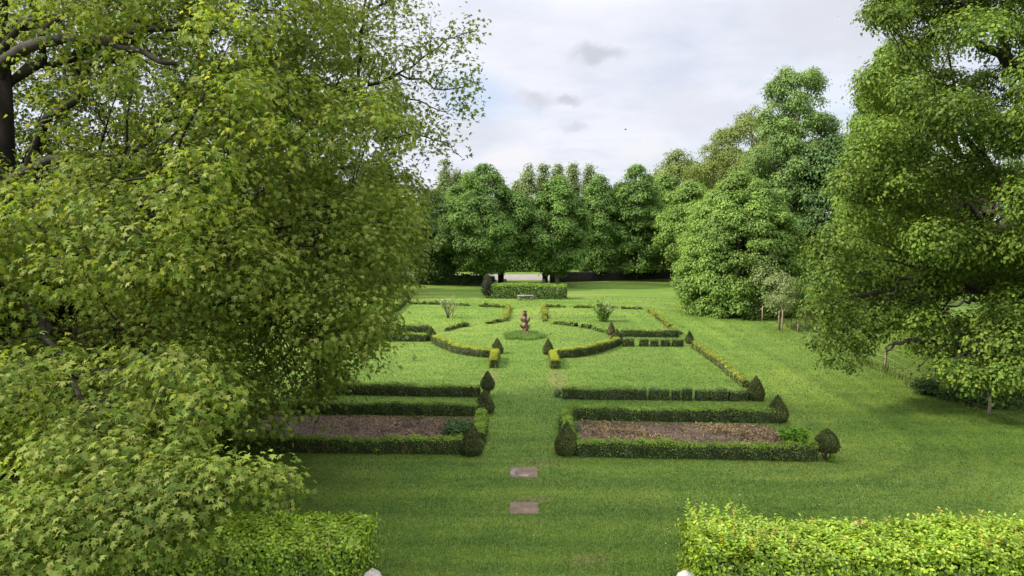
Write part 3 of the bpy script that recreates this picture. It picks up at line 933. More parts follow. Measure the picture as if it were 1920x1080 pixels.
# ================================================================== BOX PARTERRE
BW, BH = 0.33, 0.41
def box(label, pts, seed, w=BW, h=BH, new='box_new', dens=1300, **kw):
    kw.setdefault('lsize', 0.042); kw.setdefault('shoots', 60); kw.setdefault('shootlen', .09)
    return hedge('box_hedge', label, pts, w, h, 'box_old', new, 'box_core', kw.pop('lsize'), dens, seed, 'hedge', kw.pop('group', 'clipped box hedges of the parterre'), **kw)

# right front bed
box('long clipped box hedge along the near side of the right mulch bed', frontline((1082, 857), (1533, 866), BW), 31, dry='box_dry', dry_side=.12)
box('clipped box hedge along the far side of the right mulch bed', frontline((1066, 788), (1452, 794), BW), 32)
box('short clipped box hedge closing the path end of the right mulch bed', [at(1060, 790)[:2], at(1067, 836)[:2]], 33, w=.34, newtop=.95)
# left front bed
box('long box hedge nearest the camera on the left, browned towards the big tree', frontline((440, 848), (866, 853), BW), 34, dry='box_dry', dry_side=.35)
box('clipped box hedge along the far side of the left leaf strewn bed', frontline((540, 776), (895, 781), BW), 35)
box('short bright box hedge closing the path end of the left bed', [at(903, 792)[:2], at(897, 836)[:2]], 36, w=.34, newtop=.98)
# second pair of compartments
box('dark box hedge along the near side of the left lawn compartment', frontline((585, 740), (898, 745), BW), 37, newside=.05, newtop=.8)
box('dark unbroken box hedge along the near side of the right lawn compartment', frontline((1056, 749), (1188, 750), BW), 38, newside=.05, newtop=.7)
for k, (x0, x1, d) in enumerate([(1190, 1213, 'second dark'), (1217, 1238, 'third, squarish'), (1240, 1256, 'fourth, slim'), (1260, 1277, 'fifth, ragged'), (1280, 1299, 'sixth, gappy'), (1305, 1328, 'seventh, thin'), (1331, 1366, 'eighth, long'), (1368, 1402, 'last brownish')]):
    names = ['first block of box after the unbroken hedge, joined by a ragged gap', 'second block of box along from the unbroken hedge', 'slim third block of box along from the unbroken hedge',
             'fourth block of box along from the unbroken hedge', 'fifth block of box along from the unbroken hedge', 'pale thin sixth block of box along from the unbroken hedge',
             'longer brownish block of box, next to last before the big dark cone', 'brownish block of box touching the big dark cone at the compartment corner']
    h_ = hedge('box_block', names[k], frontline((x0 + 1.2, 750 + k * .3), (x1 - 1.6, 750.3 + k * .3), .3), .30, .42 - .006 * k, 'box_old', 'box_new', 'box_core', .042, 1300, 40 + k, 'box plant', 'blocks of a gappy box hedge', newtop=.35 if k < 5 else .25, newside=.05, dry='box_dry' if k > 4 else None, dry_side=.3 if k > 4 else 0, lump=.03)
box('low yellowish box edging running back along the outer side of the right compartment', [at(1302, 652)[:2], at(1345, 683)[:2], at(1398, 727)[:2]], 49, w=.26, h=.30, new='box_yellow', newtop=.7, newside=.25, dry='box_dry', dry_side=.3, lump=.04)
box('curved box hedge right of the path, facing the wood carving', frontline((1043, 671), (1163, 648), BW, curve=[(1070, 671), (1100, 667.5), (1130, 660), (1150, 653)]), 50, new='box_yellow', newtop=.85, newside=.06)
box('curved box hedge left of the path, facing the wood carving', frontline((810, 643), (921, 671), BW, curve=[(822, 650), (845, 660), (872, 666.5), (900, 670)]), 51, new='box_yellow', newtop=.85, newside=.06)
box('yellow tipped stub of box hedge beside the path, right of the cone pair gap', [at(1036.5, 672)[:2], at(1041, 692)[:2]], 52, w=.34, h=.42, new='box_yellow', newtop=1.0, newside=.25)
box('yellow tipped stub of box hedge beside the path on its left', [at(929, 671)[:2], at(925, 690)[:2]], 53, w=.34, h=.42, new='box_yellow', newtop=1.0, newside=.25)
for k, (x0, x1, nm) in enumerate([(1168, 1190, 'dark box block beside the cone where the right curved hedge ends'), (1200, 1217, 'second box block in the row behind the right lawn'), (1221, 1236, 'ragged third box block in the row behind the right lawn'), (1240, 1258, 'fourth box block in the row behind the right lawn'), (1261, 1283, 'end box block of the row behind the right lawn, by the slim cone')]):
    hedge('box_block', nm, frontline((x0 + 1, 650), (x1 - 1.5, 650), .32), .32, .38, 'box_old', 'box_new', 'box_core', .045, 1100, 60 + k, 'box plant', 'blocks of box behind the right lawn', newtop=.3, newside=.08, lump=.035, dry='box_dry', dry_side=.2)
box('dark box hedge running left from the left cone beside the curved hedge', frontline((660, 640), (799, 640.5), BW), 66, newtop=.75, newside=.05)
box('box hedge with two narrow gaps left of the cone, the further of two rows', frontline((690, 623), (802, 624), .34), 67, h=.42, newtop=.6, newside=.05, gaps=[(.64, .66), (.87, .885)])
# rear pair of compartments
box('box hedge along the near side of the right rear compartment', frontline((1164, 632), (1273, 633), .34), 68, h=.40, newtop=.55, newside=.08, gaps=[(.745, .77)], lump=.035)
low = dict(w=.26, h=.19, newtop=.65, newside=.5, lump=.075, dry='box_dry', dry_side=.3, dens=700, lsize=.06, shoots=80, shootlen=.16, wave=.05, hvar=(lambda t: .75 + .35 * np.sin(t * 41) * np.sin(t * 17 + 1) + .25 * np.sin(t * 97)), group='low ragged box edgings of the rear compartments')
box('ragged low box edging across the back of the right rear compartment', [at(1020, 576)[:2], at(1100, 577)[:2], at(1203, 580)[:2]], 70, gaps=[(.22, .3), (.52, .56), (.75, .8)], **low)
box('yellow low box edging beside the grass path on the right, behind the carving', [at(1020, 577)[:2], at(1022, 603)[:2]], 71, gaps=[(.84, .9)], new='box_yellow', **low)
box('broken low curve of box at the front of the right rear compartment', [at(1038, 607)[:2], at(1072, 611)[:2], at(1110, 617)[:2], at(1143, 626)[:2]], 72, gaps=[(.36, .44), (.6, .64)], **low)
box('sparse brown and yellow box edging down the outer side of the right rear compartment', [at(1218, 584)[:2], at(1272, 628)[:2]], 73, gaps=[(.5, .53), (.8, .83)], new='box_yellow', **low)
box('ragged low box edging across the back of the left rear compartment', [at(768, 570)[:2], at(830, 571)[:2], at(947, 577)[:2]], 74, new='box_new', gaps=[(.62, .74)], **low)
box('yellow low box edging beside the grass path on the left, behind the carving', [at(954, 577)[:2], at(948, 601)[:2]], 75, new='box_yellow', **low)
box('broken low curve of box at the front of the left rear compartment', [at(836, 621)[:2], at(858, 614)[:2], at(877, 611)[:2], at(917, 607)[:2], at(950, 601)[:2]], 76, gaps=[(.42, .66)], **low)
box('box hedge running back along the outer side of the left rear compartment', [at(706, 612)[:2], at(758, 570)[:2]], 77, w=.34, h=.42, newtop=.7, newside=.15)

# topiary cones
topiary('big dark cone at the path corner of the right mulch bed', (1064, 857), 790, 46, 101)
topiary('big dark cone at the path corner of the left leaf strewn bed', (885, 857), 794, 44, 102)
topiary('rounded cone on bare splayed stems beside the bright leafy clump', (1557, 867), 804, 46, 103, bare=.27, blunt=.5)
topiary('broad dark cone at the far outer corner of the right mulch bed', (1463, 794), 740, 42, 104)
topiary('broad dark cone by the path behind the left leaf strewn bed', (908, 778), 731, 38, 105)
topiary('dark cone at the outer corner of the right lawn compartment', (1421, 753), 704, 34, 106)
topiary('dark cone on a bare foot at the path end of the left dark hedge', (914, 745), 695, 27, 107, bare=.26)
topiary('small cone at the left stub of hedge, left of the path mouth', (932, 664), 634, 23, 108)
topiary('small cone at the right stub of hedge, right of the path mouth', (1028, 666), 635, 21, 109)
topiary('cone at the outer end of the left curved hedge', (807, 639), 612, 22, 110)
topiary('olive cone at the outer end of the right curved hedge', (1158, 646), 617, 25, 111)
topiary('browned half bare cone just behind the olive cone', (1147, 629), 603, 15, 112, brown=.7)
topiary('slim cone at the far outer corner of the right lawn compartment', (1294, 645), 620, 16, 113)
topiary('small lone cone at the far left corner of the rear compartment', (762, 568), 545, 14, 114)
topiary('shaded cone under the big tree at the outer end of the left bed, near corner', (412, 848), 790, 44, 115)
topiary('shaded cone under the big tree at the outer end of the left bed, far corner', (500, 780), 735, 38, 116)
def round_box():
    rng = np.random.default_rng(77)
    b = at(1046, 746); mb = MB()
    clump_cloud(mb, b[0], b[1] + .15, 0, .15, .15, .17, 500, .042, rng)
    o = mb.build('box_bush', 'box_old', None, False, (b[0], b[1] + .15, 0))
    tag(o, 'small round dark box bush by itself at the path end of the unbroken hedge', 'box plant')
round_box()

# ================================================================== BED PLANTS
def leafy(name, label, cat, cpx, rx, ry, rz, n, ls, mat, seed, tmpl=OVAL, lumps=6, up=.6, group=None):
    rng = np.random.default_rng(seed)
    b = at(*cpx)
    b = b + np.array([0, ry, 0])
    mb = MB()
    for k in range(lumps):
        a = rng.uniform(0, 6.28); r = rng.uniform(0, .55)
        s = rng.uniform(.45, .75)
        clump_cloud(mb, b[0] + rx * r * math.cos(a), b[1] + ry * r * math.sin(a), 0, rx * s, ry * s, rz * .5 * rng.uniform(.75, 1.0), n // lumps, ls, rng, tmpl, 0, up, .35)
    o = mb.build(name, mat, None, False, (b[0], b[1], 0))
    tag(o, label, cat, group)
    return o
leafy('peony_plant', 'bright green leafy clump at the end of the right mulch bed', 'plant', (1503, 838), .5, .38, .58, 1500, .11, 'peony_leaf', 201, lumps=8)
leafy('lavender_plant', 'small grey green plant inside the path end of the right mulch bed', 'plant', (1082, 812), .2, .3, .28, 500, .06, 'lavender_leaf', 202)
leafy('rough_weeds', 'tangle of green weeds filling the path end of the left bed', 'weeds', (853, 826), .62, .75, .42, 3600, .07, 'weed_leaf', 203, RHOMB, 14)
leafy('small_weed', 'low leafy weed at the foot of the rounded bare stemmed cone', 'weeds', (1565, 868), .13, .1, .16, 90, .09, 'peony_leaf', 204, lumps=3)
leafy('small_weed', 'leafy weed at the foot of the long near hedge of the right bed', 'weeds', (1478, 865), .14, .06, .2, 60, .08, 'peony_leaf', 205, lumps=2)
leafy('ivy_patch', 'ivy creeping along the foot of the browned hedge under the big tree', 'ivy', (480, 852), .9, .1, .32, 900, .08, 'hornbeam_old', 206, lumps=9)
leafy('small_shrub', 'tiny sparse bush alone on the left lawn compartment', 'shrub', (776, 677), .2, .15, .42, 120, .07, 'sapling_leaf', 207, lumps=3)

def stem_shrub(label, bpx, top_py, spread_px, n, ls, mats, seed, nst, base_dense=True, blos=0.2):
    rng = np.random.default_rng(seed)
    b = at(*bpx); sc = F / b[1]
    h = (bpx[1] - top_py) / sc; w = spread_px / 2 / sc
    T = thing('flowering_shrub', b, label, 'shrub', 'young shrubs standing on the rear lawns')
    st = MB(); cr = MB()
    for k in range(nst):
        a = rng.uniform(0, 6.28); e = w * rng.uniform(.25, 1.0); hh = h * rng.uniform(.55, 1.0) * (1 - .2 * e / w)
        p2 = np.array([e * math.cos(a), e * math.sin(a) * .8, hh])
        P = bez(np.array([.05 * math.cos(a), .05 * math.sin(a), 0]), np.array([p2[0] * .35, p2[1] * .35, hh * .6]), p2, 7)
        tube(st, P, np.linspace(.02, .006, 7), 4)
        m = n // nst
        t = rng.uniform(.2 if base_dense else .45, 1.0, m)
        pp = np.stack([np.interp(t, np.linspace(0, 1, 7), P[:, i]) for i in range(3)], 1) + rng.normal(0, .055, (m, 3))
        isb = rng.random(m) < blos * (t > .6)
        nr = rng.normal(0, .6, (m, 3)) + np.array([0, -.2, .8]); tp = rng.normal(0, .6, (m, 3)) + np.array([0, 0, .6])
        leaves(cr, OVAL, pp[~isb], nr[~isb], tp[~isb], ls * rng.uniform(.6, 1.3, (~isb).sum()), 0)
        leaves(cr, RHOMB, pp[isb], nr[isb], tp[isb], ls * rng.uniform(.5, 1.0, isb.sum()), 1)
    if base_dense:
        clump_cloud(cr, 0, 0, 0, w * .42, w * .42, h * .26, n // 2, ls, rng)
    st.build('stem', 'box_wood', T, True)
    cr.build('foliage', mats, T)
    return T
stem_shrub('open flowering shrub with a leaning stake on the left rear lawn', (840, 596), 545, 50, 700, .10, ['sapling_leaf', 'blossom'], 211, 14, False, .25)
stem_shrub('dense based flowering shrub on the right rear lawn', (1130, 602), 553, 62, 1800, .10, ['lime_leaf', 'blossom'], 212, 22, True, .22)

# ================================================================== CARVED TRUNK
def carving():
    rng = np.random.default_rng(6)
    b = at(984, 627)
    h = 1.34
    T = thing('wood_carving', b, 'reddish carved tree trunk standing in long grass at the parterre centre', 'sculpture')
    S, n = 18, 26
    ang = np.linspace(0, 2 * math.pi, S, endpoint=False)
    u = np.linspace(0, 1, n)
    r = 0.145 - 0.015 * u + 0.02 * np.exp(-(u / .08) ** 2)
    V = np.zeros((n, S, 3))
    mod = 1 + .10 * np.sin(ang * 3 + 1)[None] * np.sin(u * 17)[:, None] + .09 * np.sin(ang * 5 + 2)[None] + rng.normal(0, .06, (n, S))
    V[..., 0] = r[:, None] * np.cos(ang) * mod + .03 * np.sin(u * 5)[:, None]
    V[..., 1] = r[:, None] * np.sin(ang) * mod
    V[..., 2] = (u * h)[:, None]
    mb = MB()
    i = np.arange(n - 1)[:, None] * S; j = np.arange(S)[None]
    mb.add(V.reshape(-1, 3), [np.stack([i + j, i + (j + 1) % S, i + S + (j + 1) % S, i + S + j], -1).reshape(-1, 4), np.array([[(n - 1) * S + k for k in range(S)]])], 0)
    mb.build('trunk', 'carved', T, True)
    def flange(a, z, ln, wd, rise, mat='carved'):
        m = MB()
        d = np.array([math.cos(a), math.sin(a), 0]); s = np.array([-math.sin(a), math.cos(a), 0])
        P = [d * .1 + np.array([0, 0, z - .18]), d * (.16 + ln * .35) + np.array([0, 0, z - .05]), d * (.16 + ln * .8) + np.array([0, 0, z + rise * .6]), d * (.17 + ln) + np.array([0, 0, z + rise])]
        tube(m, np.array(P), [wd * .5, wd * .75, wd * .5, wd * .08], 8)
        m.build('branch_stub', mat, T, True)
    flange(math.radians(-8), .64 * h, .15, .10, .17)
    flange(math.radians(186), .68 * h, .12, .09, .12)
    flange(math.radians(192), .40 * h, .15, .09, .09)
    flange(math.radians(-14), .34 * h, .15, .10, .17)
    flange(math.radians(-40), .16 * h, .12, .10, .15)
    flange(math.radians(-100), .48 * h, .06, .11, .03, 'carved_pale')
    flange(math.radians(-100), .76 * h, .05, .10, .06, 'carved_pale')
    m = MB()
    t = np.linspace(0, 1, 7)
    tube(m, np.array([(.0, -.0, h - .02 + .09 * q) for q in t]), [.12, .135, .135, .125, .10, .07, .02], 12)
    m.build('cap', 'carved_dark', T, True)
    m = MB()
    tube(m, np.array([(.02, -.10, h - .22), (.02, -.165, h - .14), (.02, -.12, h - .05)]), [.04, .055, .03], 8)
    m.build('hollow_shade', 'carved_dark', T, True)  # raised dark lump; the shade of a recess is put into its colour
carving()
# long unmown grass round it
def ring_shape(p):
    c = at(984, 631)[:2]
    q = (p - c) / np.array([1.28, 1.35])
    d = (q ** 2).sum(1) + .35 * np.sin(p[:, 0] * 5) * np.sin(p[:, 1] * 4) + .2 * np.random.default_rng(1).random(len(p))
    return d < 1
def tuft_grass(name, cx, cy, rx, ry, n, hgt, wid, mat, seed, shape=None):
    rng = np.random.default_rng(seed)
    p = np.stack([cx + rng.uniform(-rx, rx, n), cy + rng.uniform(-ry, ry, n)], 1)
    if shape is not None: p = p[shape(p)]
    m = len(p)
    d = rng.normal(0, 1, (m, 3)); d[:, 2] = 0; d = norm(d)
    tp = d * rng.uniform(.1, .9, (m, 1)) + np.array([0, 0, 1.0])
    nr = np.cross(tp, np.cross(np.array([0, 0, 1.0]), d + 1e-6)) + rng.normal(0, .25, (m, 3))
    hv = .6 + .5 * (np.sin(p[:, 0] * 3.1 + 2) * np.sin(p[:, 1] * 2.7) * .5 + .5)
    mb = MB()
    leaves(mb, BLADE, np.stack([p[:, 0], p[:, 1], np.zeros(m)], 1), nr, tp, hgt * hv * rng.uniform(.5, 1.2, m), 0, wid * rng.uniform(.7, 1.3, m))
    o = mb.build(name, mat)
    tag(o, None, None, None, 'stuff')
    return o
cc = at(984, 631)
tuft_grass('long_grass', cc[0], cc[1], 1.6, 1.7, 8000, .27, .04, 'island_grass', 31, ring_shape)

# ================================================================== BENCH, FAR HEDGE, GATE
def chamfer_box(mb, cx, cy, z0, sx, sy, sz, ch=.01, rng=None, jit=0.0, mat=0):
    x, y = sx / 2, sy / 2
    V = []
    for (z, k) in ((0, ch), (ch, 0), (sz - ch, 0), (sz, ch)):
        V += [(cx - x + k, cy - y + k, z0 + z), (cx + x - k, cy - y + k, z0 + z), (cx + x - k, cy + y - k, z0 + z), (cx - x + k, cy + y - k, z0 + z)]
    V = np.array(V)
    if rng is not None: V += rng.normal(0, jit, V.shape)
    fs = [(3, 2, 1, 0), (12, 13, 14, 15)]
    for l in range(3):
        for e in range(4):
            a, b = l * 4 + e, l * 4 + (e + 1) % 4
            fs.append((a, b, b + 4, a + 4))
    mb.add(V, [np.array(fs)], mat)
def bench():
    b = at(985.5, 563)
    w = 31 / (F / b[1])
    T = thing('stone_bench', (b[0], b[1] + .2, 0), 'low pale stone bench in front of the clipped far hedge', 'bench')
    rng = np.random.default_rng(3)
    m = MB(); chamfer_box(m, 0, 0, .30, w, .42, .09, .012, rng, .004); m.build('seat', 'stone', T)
    for s in (-1, 1):
        m = MB(); chamfer_box(m, s * w * .34, 0, -.02, .2, .34, .318, .012, rng, .004); m.build('leg', 'stone', T)
bench()
fh0, fh1 = at(923, 559.5), at(1061, 561)
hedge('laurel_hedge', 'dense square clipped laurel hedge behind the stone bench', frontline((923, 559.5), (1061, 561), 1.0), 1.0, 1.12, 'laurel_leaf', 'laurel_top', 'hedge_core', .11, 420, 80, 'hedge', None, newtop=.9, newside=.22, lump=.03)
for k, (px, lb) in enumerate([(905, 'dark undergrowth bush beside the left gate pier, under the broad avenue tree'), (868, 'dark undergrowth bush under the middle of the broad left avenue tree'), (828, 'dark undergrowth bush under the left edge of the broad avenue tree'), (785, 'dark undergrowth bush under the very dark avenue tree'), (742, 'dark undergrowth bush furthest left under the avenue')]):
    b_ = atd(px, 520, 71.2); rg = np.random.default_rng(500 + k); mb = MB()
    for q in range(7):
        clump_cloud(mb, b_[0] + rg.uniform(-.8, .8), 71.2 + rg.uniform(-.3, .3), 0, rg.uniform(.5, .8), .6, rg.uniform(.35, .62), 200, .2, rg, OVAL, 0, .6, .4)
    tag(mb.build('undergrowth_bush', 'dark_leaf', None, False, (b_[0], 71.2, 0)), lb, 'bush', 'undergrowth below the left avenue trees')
T = None
def far_shrub():
    rng = np.random.default_rng(9)
    b = at(914, 560); b = b + np.array([0, .6, 0])
    mb = MB()
    for (dx, dz, rx, rz, n) in ((0, 0, .55, .55, 900), (-.15, .3, .42, .6, 500), (.05, .7, .33, .6, 450), (-.05, 1.3, .22, .4, 200)):
        clump_cloud(mb, b[0] + dx, b[1], dz, rx, .5, rz, n, .10, rng, OVAL, 0, .5, .4)
    o = mb.build('evergreen_shrub', 'purple_shrub', None, False, b)
    tag(o, 'dull dark upright shrub at the left end of the laurel hedge', 'shrub')
far_shrub()
def gate_pier(px0, px1, label, seed):
    rng = np.random.default_rng(seed)
    Y = 71.5
    a, b = atd(px0, 520, Y), atd(px1, 520, Y)
    w = b[0] - a[0]; c = (a[0] + b[0]) / 2
    top = atd(px0, 503, Y)[2]
    T = thing('gate_pier', (c, Y, 0), label, 'gate pier', 'gate piers on the lane')
    m = MB(); chamfer_box(m, 0, 0, -.05, w, .7, top, .04, rng, .01); m.build('shaft', 'brick', T)
    m = MB(); chamfer_box(m, 0, 0, top - .048, w * 1.12, .8, .12, .02, rng, .01); m.build('cap', 'brick', T)
gate_pier(934, 944.5, 'dark gate pier left of the lane opening, seen beside the tree trunk', 1)
gate_pier(1017, 1027, 'dark gate pier right of the lane opening', 2)
def guard_stone(px, py, top, label, seed):
    rng = np.random.default_rng(seed)
    b = atd(px, py, 69.8); 
    mb = MB()
    h = atd(px, top, 69.8)[2]
    tube(mb, np.array([(0, 0, -.05), (0, 0, h * .5), (0, 0, h * .85), (0, 0, h)]), [.24, .2, .17, .07], 9)
    o = mb.build('guard_stone', 'stone', None, True, (0, 0, 0))
    o.location = (b[0], 69.8, 0)
    tag(o, label, 'guard stone', 'guard stones at the lane opening')
guard_stone(947, 534, 523, 'weathered guard stone at the left side of the lane opening', 1)
guard_stone(1020, 534, 523, 'weathered guard stone at the right side of the lane opening', 2)
def low_wall(label, p0, p1, h, seed):
    rng = np.random.default_rng(seed)
    a, b = np.array(p0), np.array(p1)
    n = 40
    t = np.linspace(0, 1, n)[:, None]
    P = a + (b - a) * t
    th = .22
    hh = h + .05 * np.sin(np.arange(n) * .7) + rng.normal(0, .02, n)
    V = np.zeros((n, 4, 3))
    for k, (dy, top) in enumerate(((-th, 0), (-th, 1), (th, 1), (th, 0))):
        V[:, k, 0] = P[:, 0]; V[:, k, 1] = P[:, 1] + dy; V[:, k, 2] = hh * top if top else -.05
    mb = MB()
    i = np.arange(n - 1)[:, None] * 4; j = np.arange(3)[None]
    mb.add(V.reshape(-1, 3), [np.stack([i + j, i + j + 1, i + 4 + j + 1, i + 4 + j], -1).reshape(-1, 4), np.array([[0, 1, 2, 3]]), np.array([[(n - 1) * 4 + k for k in (3, 2, 1, 0)]])], 0)
    c = (a + b) / 2
    o = mb.build('boundary_wall', 'brick', None, False, (c[0], c[1], 0))
    tag(o, label, 'wall')
w0 = at(1029, 526); w1 = at(1300, 521)
low_wall('long low dark wall under the avenue trees, right of the lane opening', (w0[0], 73.2), (w1[0] + 5, 79.5), 1.0, 4)
w2 = at(932, 526)
low_wall('low dark wall under the trees, left of the lane opening', (w2[0] - .2, 73.2), (-42, 76), .62, 5)
hedge('roadside_hedge', 'tall shaggy hedge on the far side of the lane, seen through the gate gap', [(-24, 88.2), (-8, 87.6), (6.5, 87.4)], 2.2, 3.6, 'avenue_leaf', 'lime_leaf', 'hedge_core', .24, 60, 82, 'hedge', None, newtop=.6, newside=.3, lump=.16, wave=.12)

# ================================================================== NEAR HEDGES AND STONES
nl0, nl1 = at(703, 972, 1.2), at(60, 985, 1.2)
hedge('hornbeam_hedge', 'neat square clipped hedge under the big tree at the lower left', [(nl1[0] - 5, 12.75), (nl0[0] - .06, 12.75)], 1.45, 1.2, 'hornbeam_old', 'hornbeam_leaf', 'hedge_core', .07, 1500, 90, 'hedge', 'hedges flanking the opening to the lawn', newtop=.9, newside=.55, lump=.035, wave=.015, shoots=150, shootlen=.14, tipmat='hornbeam_tip')
nr0 = at(1290, 985, 1.2)
hedge('hornbeam_hedge', 'shaggy yellow green hedge with upright shoots at the lower right', [(nr0[0] + .05, 12.75), (14.5, 12.45)], 1.5, 1.0, 'hornbeam_old', 'hornbeam_leaf', 'hedge_core', .072, 1700, 91, 'hedge', 'hedges flanking the opening to the lawn', newtop=.95, newside=.7, lump=.075, wave=.05, shoots=1300, shootlen=.4, hvar=(lambda t: 1.02 - .08 * t), tipmat='hornbeam_tip')
def pier_stone(px, py, label, seed):
    rng = np.random.default_rng(seed)
    p = atd(px, py, 12.0)
    mb = MB()
    S, n = 14, 10
    u = np.linspace(0, 1, n)
    ang = np.linspace(0, 2 * math.pi, S, endpoint=False)
    rr = np.where(u < .7, .15 + .02 * u, .165 * np.sqrt(np.clip(1 - ((u - .7) / .3) ** 2, 0, 1)) + .01)
    V = np.stack([rr[:, None] * np.cos(ang) * (1 + rng.normal(0, .04, (n, S))), rr[:, None] * np.sin(ang) * (1 + rng.normal(0, .04, (n, S))), (u * p[2])[:, None] + rng.normal(0, .008, (n, S))], -1)
    V[0, :, 2] = -.05
    i = np.arange(n - 1)[:, None] * S; j = np.arange(S)[None]
    mb.add(V.reshape(-1, 3), [np.stack([i + j, i + (j + 1) % S, i + S + (j + 1) % S, i + S + j], -1).reshape(-1, 4), np.array([[(n - 1) * S + k for k in range(S)]])], 0)
    o = mb.build('stone_post', 'pale_stone', None, True)
    o.location = (p[0], 12.0, 0)
    tag(o, label, 'stone post', 'pale stone posts at the hedge ends')
pier_stone(698, 1066, 'rounded pale stone post at the end of the neat left hedge', 1)
pier_stone(1286, 1069, 'rounded pale stone post at the end of the shaggy right hedge', 2)
# flowers on the right hedge
def hedge_rose(px, py, label):
    p = atd(px, py, 13.0)
    rng = np.random.default_rng(int(px))
    mb = MB()
    for (dx, dz) in ((-.06, .0), (.07, -.02)):
        clump_cloud(mb, p[0] + dx, p[1], p[2] + dz - .04, .035, .035, .03, 18, .035, rng, RHOMB, 0)
    tube(mb, np.array([(p[0], p[1], 1.05), (p[0], p[1], p[2] - .05), (p[0] - .05, p[1], p[2])]), [.006, .005, .004], 4, 1)
    tube(mb, np.array([(p[0], p[1], p[2] - .05), (p[0] + .07, p[1], p[2] - .02)]), [.005, .004], 4, 1)
    o = mb.build('rose_sprig', ['pink_blossom', 'box_wood'])
    o.location = (0, 0, 0)
    tag(o, label, 'flower')
hedge_rose(1612, 978, 'pair of small pink rose heads poking above the shaggy right hedge')

# ================================================================== FENCE ON THE RIGHT
def fence():
    rng = np.random.default_rng(15)
    pts = [at(1496, 622.5), at(1659.5, 691), at(1749, 739), at(1854, 778)]
    hs = [p[2] for p in (atd(1496, 600.5, pts[0][1]), atd(1659, 651, pts[1][1]), atd(1749, 690, pts[2][1]), atd(1854, 733, pts[3][1]))]
    e = pts[3] + (pts[3] - pts[2]) * .95
    pts.append(e); hs.append(1.05)
    T = thing('wire_fence', pts[2], 'wire fence on wooden posts curving under the oak at the lawn edge', 'fence')
    o0 = pts[2]
    for p, h in zip(pts, hs):
        m = MB()
        tube(m, np.array([(0, 0, -.1), (.01, 0, h * .5), (rng.normal(0, .03), 0, h - .02), (rng.normal(0, .03), 0, h)]) + (p - o0), [.055, .05, .05, .03], 8)
        m.build('post', 'post_wood', T, True)
    for z in (.25, .55, .85):
        m = MB()
        P = []
        for a, b in zip(pts[:-1], pts[1:]):
            for t in np.linspace(0, 1, 8)[:-1]:
                P.append(a + (b - a) * t + np.array([0, -.055, z - .1 * t * (1 - t)]) - o0)
        tube(m, np.array(P), np.full(len(P), .004), 4)
        m.build('wire', 'wire', T)
fence()
def stake(px, py, top, label, lean=(0, 0), r=.035):
    b = at(px, py); h = atd(px, top, b[1])[2]
    m = MB()
    tube(m, np.array([(0, 0, -.1), (lean[0] * .5, lean[1] * .5, h * .5), (lean[0], lean[1], h - .02), (lean[0], lean[1], h)]), [r, r, r, r * .6], 7)
    o = m.build('tree_stake', 'stake_wood', None, True)
    o.location = [float(c) for c in b]
    tag(o, label, 'stake', 'stakes beside the young trees')
stake(1466, 622, 581, 'pale stake in front of the nearer young tree trunk')
stake(1460, 608, 584, 'short stake just behind and left of the nearer young tree')
stake(1429, 603, 574, 'stake at the foot of the further young tree')
stake(846.5, 594, 571, 'stake leaning in the open flowering shrub', (.3, 0), .04)

# rough grass past the fence
fp = [at(1500, 624)[:2], at(1659, 692)[:2], at(1749, 741)[:2], at(1854, 782)[:2], at(1990, 830)[:2]]
def beyond(p):
    fx = np.array([q[0] for q in fp]); fy = np.array([q[1] for q in fp])
    o = np.argsort(fx)
    yl = np.interp(p[:, 0], fx[o], fy[o])
    d = p[:, 1] - yl
    return (d > -.15 + .25 * np.sin(p[:, 0] * 3)) & (d < 9) & (p[:, 0] > fx.min())
tuft_grass('rough_grass', 22, 30, 9, 16, 60000, .42, .045, 'rough_grass', 32, beyond)

sheet('bare_soil', [at(1488, 596)[:2], at(1545, 599)[:2], at(1545, 586)[:2], at(1490, 584)[:2]], 'soil', 0.007)
leafy('bramble_bush', 'dark low bramble bush round the middle fence post under the oak', 'bush', (1752, 745), .9, .6, .75, 2200, .09, 'weed_leaf', 221, lumps=9)
leafy('bramble_bush', 'low bramble bush added to deepen the shade between the two nearest fence posts', 'bush', (1815, 758), .8, .6, .55, 1800, .09, 'weed_leaf', 223, lumps=9)  # extra bush, added to darken the ground under the oak
leafy('bramble_bush', 'low bramble bush behind the nearest fence post at the right edge', 'bush', (1890, 772), 1.1, .7, .6, 2400, .09, 'weed_leaf', 222, lumps=10)
# ================================================================== TREES
def cone_prof(p=1.0, belly=0.25):
    return lambda u: max(0.03, (u / belly) ** 0.5 if u < belly else (1 - ((u - belly) / (1 - belly)) ** (1.6 * p)))
def egg_prof(belly=0.4):
    return lambda u: max(0.05, math.sin(min(1, (u + .06) / belly) * math.pi / 2)) if u < belly else max(0.05, math.cos((u - belly) / (1 - belly) * math.pi / 2) ** 0.75)
def round_prof():
    return lambda u: .9 if u < .3 else max(.06, (1 - ((u - .3) / .7) ** 2.8) ** .8)
def skirt_prof():
    return lambda u: 0.92 + .08 * u / .2 if u < .2 else max(0.06, (1 - ((u - .2) / .8) ** 2.5) ** .75)

def ptree(name, label, cx, Y, top, halfw, **kw):
    b = atd(cx, 500, Y); h = atd(cx, top, Y)[2]
    rad = halfw * Y / F
    prof = kw.pop('prof')
    return tree(name, label, 'tree', (b[0], Y), h, prof, rad, kw.pop('leaf'), kw.pop('lsize', .24), kw.pop('nclump', 2400), kw.pop('per', 9), kw.pop('trunk_r', .2), **kw)

